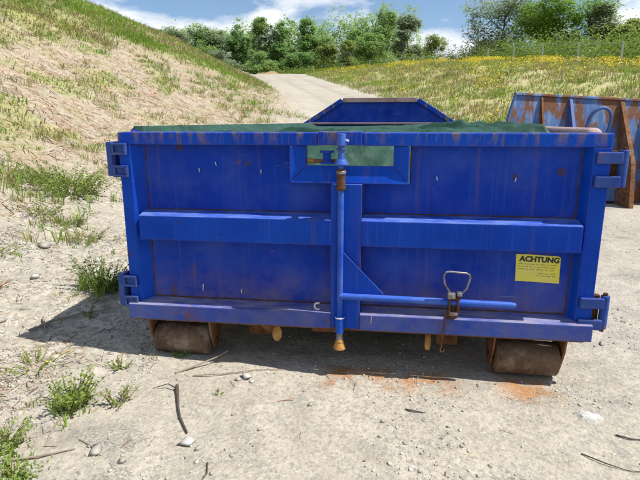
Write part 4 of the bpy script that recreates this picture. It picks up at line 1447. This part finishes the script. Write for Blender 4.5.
rng = np.random.default_rng(55)
N = 44000
px_ = np.concatenate([rng.uniform(-3.6, 2.4, N), rng.uniform(-3.6, -.8, 15000), rng.uniform(-7, -2, 6000), rng.uniform(1.2, 6, 3500)])
py_ = np.concatenate([rng.uniform(-1.4, 1.6, N), rng.uniform(-1.3, 2.6, 15000), rng.uniform(1, 9, 6000), rng.uniform(0, 7, 3500)])
cl = fbm(px_ * 1.6, py_ * 1.6, 3)
keep = rng.random(len(px_)) < .22 + 2.2 * np.clip(cl, -.08, .5)
px_, py_ = px_[keep], py_[keep]
ps = .0013 + .0022 * rng.random(len(px_)) + .007 * rng.random(len(px_)) ** 9 + .0035 * (px_ < -.9) * rng.random(len(px_)) + .006 * rng.random(len(px_)) * (np.hypot(px_, py_) > 3.2)
V, F = chips(px_, py_, ps, rng)
o = np_mesh("gravel", V, F, M['pebble']); o['kind'] = 'stuff'; tag(o, "loose small gravel scattered over the yard", "gravel")

STONES = [
    (-.600, -.745, .030, 'chalk', "whitish stone at the foot of the long dark stick"),
    (-.535, -.775, .017, 'stone', "small grey stone touching the whitish one by the long dark stick"),
    (-.508, -.175, .030, 'chalk', "white broken lump beside the thin brown twig at the shadow edge"),
    (-.54, -.20, .018, 'stone', "grey chip against the white broken lump"),
    (-.47, -.205, .014, 'chalk', "small white chip in front of the white broken lump"),
    (-1.62, .64, .032, 'chalk', "pale stone in the shade under the lower left hinge"),
    (-1.52, .70, .022, 'stone', "grey stone behind the pale one under the lower left hinge"),
    (-1.30, .32, .020, 'stone', "grey stone in the shade next to the left roller"),
    (.20, -.47, .012, 'stone', "tiny grey stone near the tiny bent twig"),
    (-.93, -.86, .034, 'stone', "broad flat stone beside the short straw-coloured twig"),
    (-.80, -.90, .020, 'stone', "grey stone between the broad flat stone and the crooked twig"),
    (-1.5, -.72, .024, 'chalk', "pale stone left of the bushy yellow-green weed"),
    (-1.42, .12, .016, 'stone', "small grey stone at the shadow edge by the grey branch"),
    (-2.2, .2, .035, 'stone', "grey stone just beyond the tip of the container's shadow"),
    (-2.5, .95, .04, 'chalk', "whitish stone on sunlit gravel left of the dark green weed"),
    (-2.05, -.2, .026, 'stone', "grey stone near the weed with the yellow flower head"),
    (1.5, .55, .022, 'stone', "grey stone beside the lower right hinge"),
    (1.72, 1.2, .028, 'stone', "grey stone on open gravel beyond the right roller"),
    (-2.9, 1.65, .05, 'stone', "large grey stone where the bank begins"),
    (-2.3, 1.5, .04, 'chalk', "large whitish stone below the spindly weed"),
    (.52, -.62, .011, 'stone', "tiny stone on bare gravel below the latch"),
    (-.14, -.36, .013, 'stone', "tiny stone on bare gravel below the locking rod"),
    (.03, -.90, .012, 'chalk', "tiny whitish stone on bare gravel in front of the doors"),
    (-.33, -.60, .013, 'stone', "tiny stone between the tiny sprig and the whitish stone")]
for i, (x, y, s, mt, lb) in enumerate(STONES):
    rng = np.random.default_rng(800 + i)
    ff = ICO_F
    v = ICO_V * (1 + rng.normal(0, .24, (12, 1))) + rng.normal(0, .16, (12, 3))
    v = v * np.array([rng.uniform(.9, 1.5), rng.uniform(.7, 1.0), rng.uniform(.5, .75)]) * s
    ca_, sa_ = math.cos(i * 1.9), math.sin(i * 1.9)
    v = v @ np.array([[ca_, -sa_, 0], [sa_, ca_, 0], [0, 0, 1]])
    o = np_mesh("stone", v, np.array(ff), M[mt])
    o.location = (x, y, float(height(x, y)) + s * .30)
    tag(o, lb, "stone", "loose stones on the gravel")


def stick(pts, r, mat, label, name="stick", twigs=()):
    m_ = MB()
    p0 = pts[0]
    P = [(x, y, float(height(x, y)) + r * .8 + dz) for x, y, dz in pts]
    n_ = len(P)
    m_.tube(P, [r * (1 - .55 * i / (n_ - 1)) * (1 + .15 * math.sin(i * 2.3)) for i in range(n_)], 7)
    for tw in twigs:
        Q = [(x, y, float(height(x, y)) + r * .6 + dz) for x, y, dz in tw]
        m_.tube(Q, [r * .5 * (1 - .6 * i / (len(Q) - 1)) for i in range(len(Q))], 5)
    o = m_.build(name, mat, None, smooth=True)
    return tag(o, label, "stick")


stick([(-.815, -.335, .012), (-.785, -.40, .004), (-.74, -.50, .003), (-.70, -.575, .002), (-.625, -.68, 0)],   .0085, M['wood_dark'],
      "long dark stick lying on the gravel toward the bushy weed", twigs=([(-.80, -.36, .01), (-.86, -.335, .02), (-.93, -.36, .0)],))
stick([(-.88, -.20, 0), (-.80, -.12, .01), (-.71, -.04, .03), (-.66, .0, .05)], .006, M['wood'], "pale twig leaning from the gravel to the left roller")
stick([(-.78, -.21, .004), (-.62, -.17, .006), (-.48, -.10, .003), (-.33, -.05, .002)], .0035, M['wood'], "thin brown twig along the shadow edge near the left roller")
stick([(-1.93, .10, .01), (-1.88, .25, .012), (-1.76, .42, .01), (-1.62, .52, .008)], .010, M['wood'], "grey branch lying in the container's shadow")
stick([(-1.98, .30, .01), (-1.90, .20, .02), (-1.84, .12, .0)], .007, M['wood'], "short pale twig crossing the grey branch in the shadow")
stick([(-1.04, -.80, 0), (-.97, -.83, .004), (-.90, -.88, 0)], .0035, M['wood'], "short straw-coloured twig near the dense green weed")
stick([(-1.22, -.66, .0), (-1.19, -.76, .004), (-1.15, -.86, 0)], .0045, M['wood'], "pale dry stalk below the bushy yellow-green weed")
stick([(-1.22, -.97, 0), (-1.12, -.93, .006), (-1.02, -.86, .002)], .0055, M['wood'], "pale dry stalk beside the low mat of grass")
stick([(1.00, -.57, .002), (1.07, -.62, .006), (1.14, -.65, .002), (1.22, -.66, .0)], .0028, M['wood_dark'], "curved dark twig on bare gravel")
stick([(1.19, -.42, .002), (1.24, -.44, .003), (1.32, -.44, 0)], .0036, M['wood_dark'], "short dark twig near the chalky patch")
stick([(.30, -.36, 0), (.345, -.385, .004), (.39, -.385, 0)], .004, M['wood_dark'], "tiny bent twig on the gravel in front of the doors")
stick([(.42, -.98, 0), (.47, -.99, .003), (.52, -1.02, 0)], .004, M['wood_dark'], "small dark twig lying alone on pale gravel")
stick([(-.47, -.86, 0), (-.45, -.92, .003), (-.46, -.98, 0)], .004, M['wood_dark'], "crooked dark twig next to the whitish stone")

# pale plaster scrap pressed into the gravel on the right
rng = np.random.default_rng(91)
vx = []; k = 22
cx_, cy_ = 1.13, -.30
m_ = MB()
rim = []; top = []
for i in range(k):
    a = 2 * math.pi * i / k
    rr = .046 * (1 + .14 * math.sin(3 * a + 1) + .14 * rng.normal())
    x = cx_ + rr * 1.25 * math.cos(a); y = cy_ + rr * .8 * math.sin(a)
    rim.append((x, y, float(height(x, y)) - .003)); x2 = cx_ + (x - cx_) * .75; y2 = cy_ + (y - cy_) * .75
    top.append((x2, y2, float(height(x2, y2)) + .010 + .003 * rng.normal()))
ctr = (cx_, cy_, float(height(cx_, cy_)) + .013)
m_.add(rim + top + [ctr], [(i, (i + 1) % k, k + (i + 1) % k, k + i) for i in range(k)] + [(k + i, k + (i + 1) % k, 2 * k) for i in range(k)])
tag(m_.build("plaster_scrap", M['chalk'], None, smooth=True), "flat white plaster lump pressed into the gravel", "rubble")

# rubble heap and brown mound at the head of the road
rng = np.random.default_rng(77)
N = 700
ta = rng.uniform(-1, 1, N)
ux_ = -22.4 + 4.2 * ta + rng.normal(0, .3, N); uy_ = 63.5 + 1.2 * ta + rng.normal(0, .5, N)
hgt = np.clip(1 - ta ** 2, 0, 1) * 1.0 * rng.random(N)
V, F = pebbles(ux_, uy_, rng.uniform(.10, .30, N), rng)
V = V.reshape(N, 12, 3); V[:, :, 2] += hgt[:, None]; V = V.reshape(-1, 3)
o = np_mesh("rubble_heap", V, F, M['stone']); o['kind'] = 'stuff'; tag(o, "long grey heap of broken stone below the wood", "rubble")
n = NT("orange_earth"); n.color(n.mix(n.noise(2, 6, .7), (.22, .15, .08), (.32, .23, .12))); n.rough(.95); n.bump(n.noise(5, 5), .6, .1)
mx, my = np.meshgrid(np.linspace(-1, 1, 26), np.linspace(-1, 1, 26))
rr = np.hypot(mx, my); mx0, my0 = -16.9, 70.2
wx_ = mx0 + mx * 2.2; wy_ = my0 + my * 1.6
mz = height(wx_, wy_) - .06 + 0.75 * np.clip(1 - rr ** 2, 0, 1) ** .8 * (1 + .35 * fbm(wx_ * .9, wy_ * .9, 3))
mi_ = np.arange(26 * 26).reshape(26, 26)
o = np_mesh("earth_mound", np.stack([wx_ - mx0, wy_ - my0, mz], -1).reshape(-1, 3),
            np.stack([mi_[:-1, :-1], mi_[:-1, 1:], mi_[1:, 1:], mi_[1:, :-1]], -1).reshape(-1, 4), n.m, smooth=True)
o.location = (mx0, my0, 0)
tag(o, "low brown earth mound at the far end of the road", "mound")

# houses far beyond the bracken, only their upper parts showing
def house(x, y, w, d_, hw, hr, rz, label):
    z = float(height(x, y)) - .2
    t = thing("house", label, "house", (x, y, z), (0, 0, rz), "far white houses")
    MB().box(-w / 2, w / 2, -d_ / 2, d_ / 2, 0, hw).build("wall", M['render'], t)
    rf = MB().prism([(-d_ / 2 - .3, hw + .004), (d_ / 2 + .3, hw + .004), (0, hw + hr)], -w / 2 - .2, w / 2 + .2, 'x').build("roof", M['slate'], t)
    MB().box(w * .3, w * .3 + .6, -.3, .3, hw + hr - .5, hw + hr + .7).build("chimney", M['render'], rf)
    for k in range(3):
        xx = -w / 2 + w * (k + .5) / 3
        wn = MB().box(xx - .5, xx + .5, -d_ / 2 - .03, -d_ / 2 - .003, hw - 1.7, hw - .6).build("window", M['render'], t)
        MB().box(xx - .42, xx + .42, -d_ / 2 - .045, -d_ / 2 - .031, hw - 1.62, hw - .68).build("pane", M['glass'], wn)


house(15.5, 118, 9, 7, 4.2, 2.4, .15, "white house with a slate roof, its gable left of the copper beech")
house(25.0, 121, 8, 6, 4.0, 2.2, -.1, "second white house half hidden behind the copper beech")
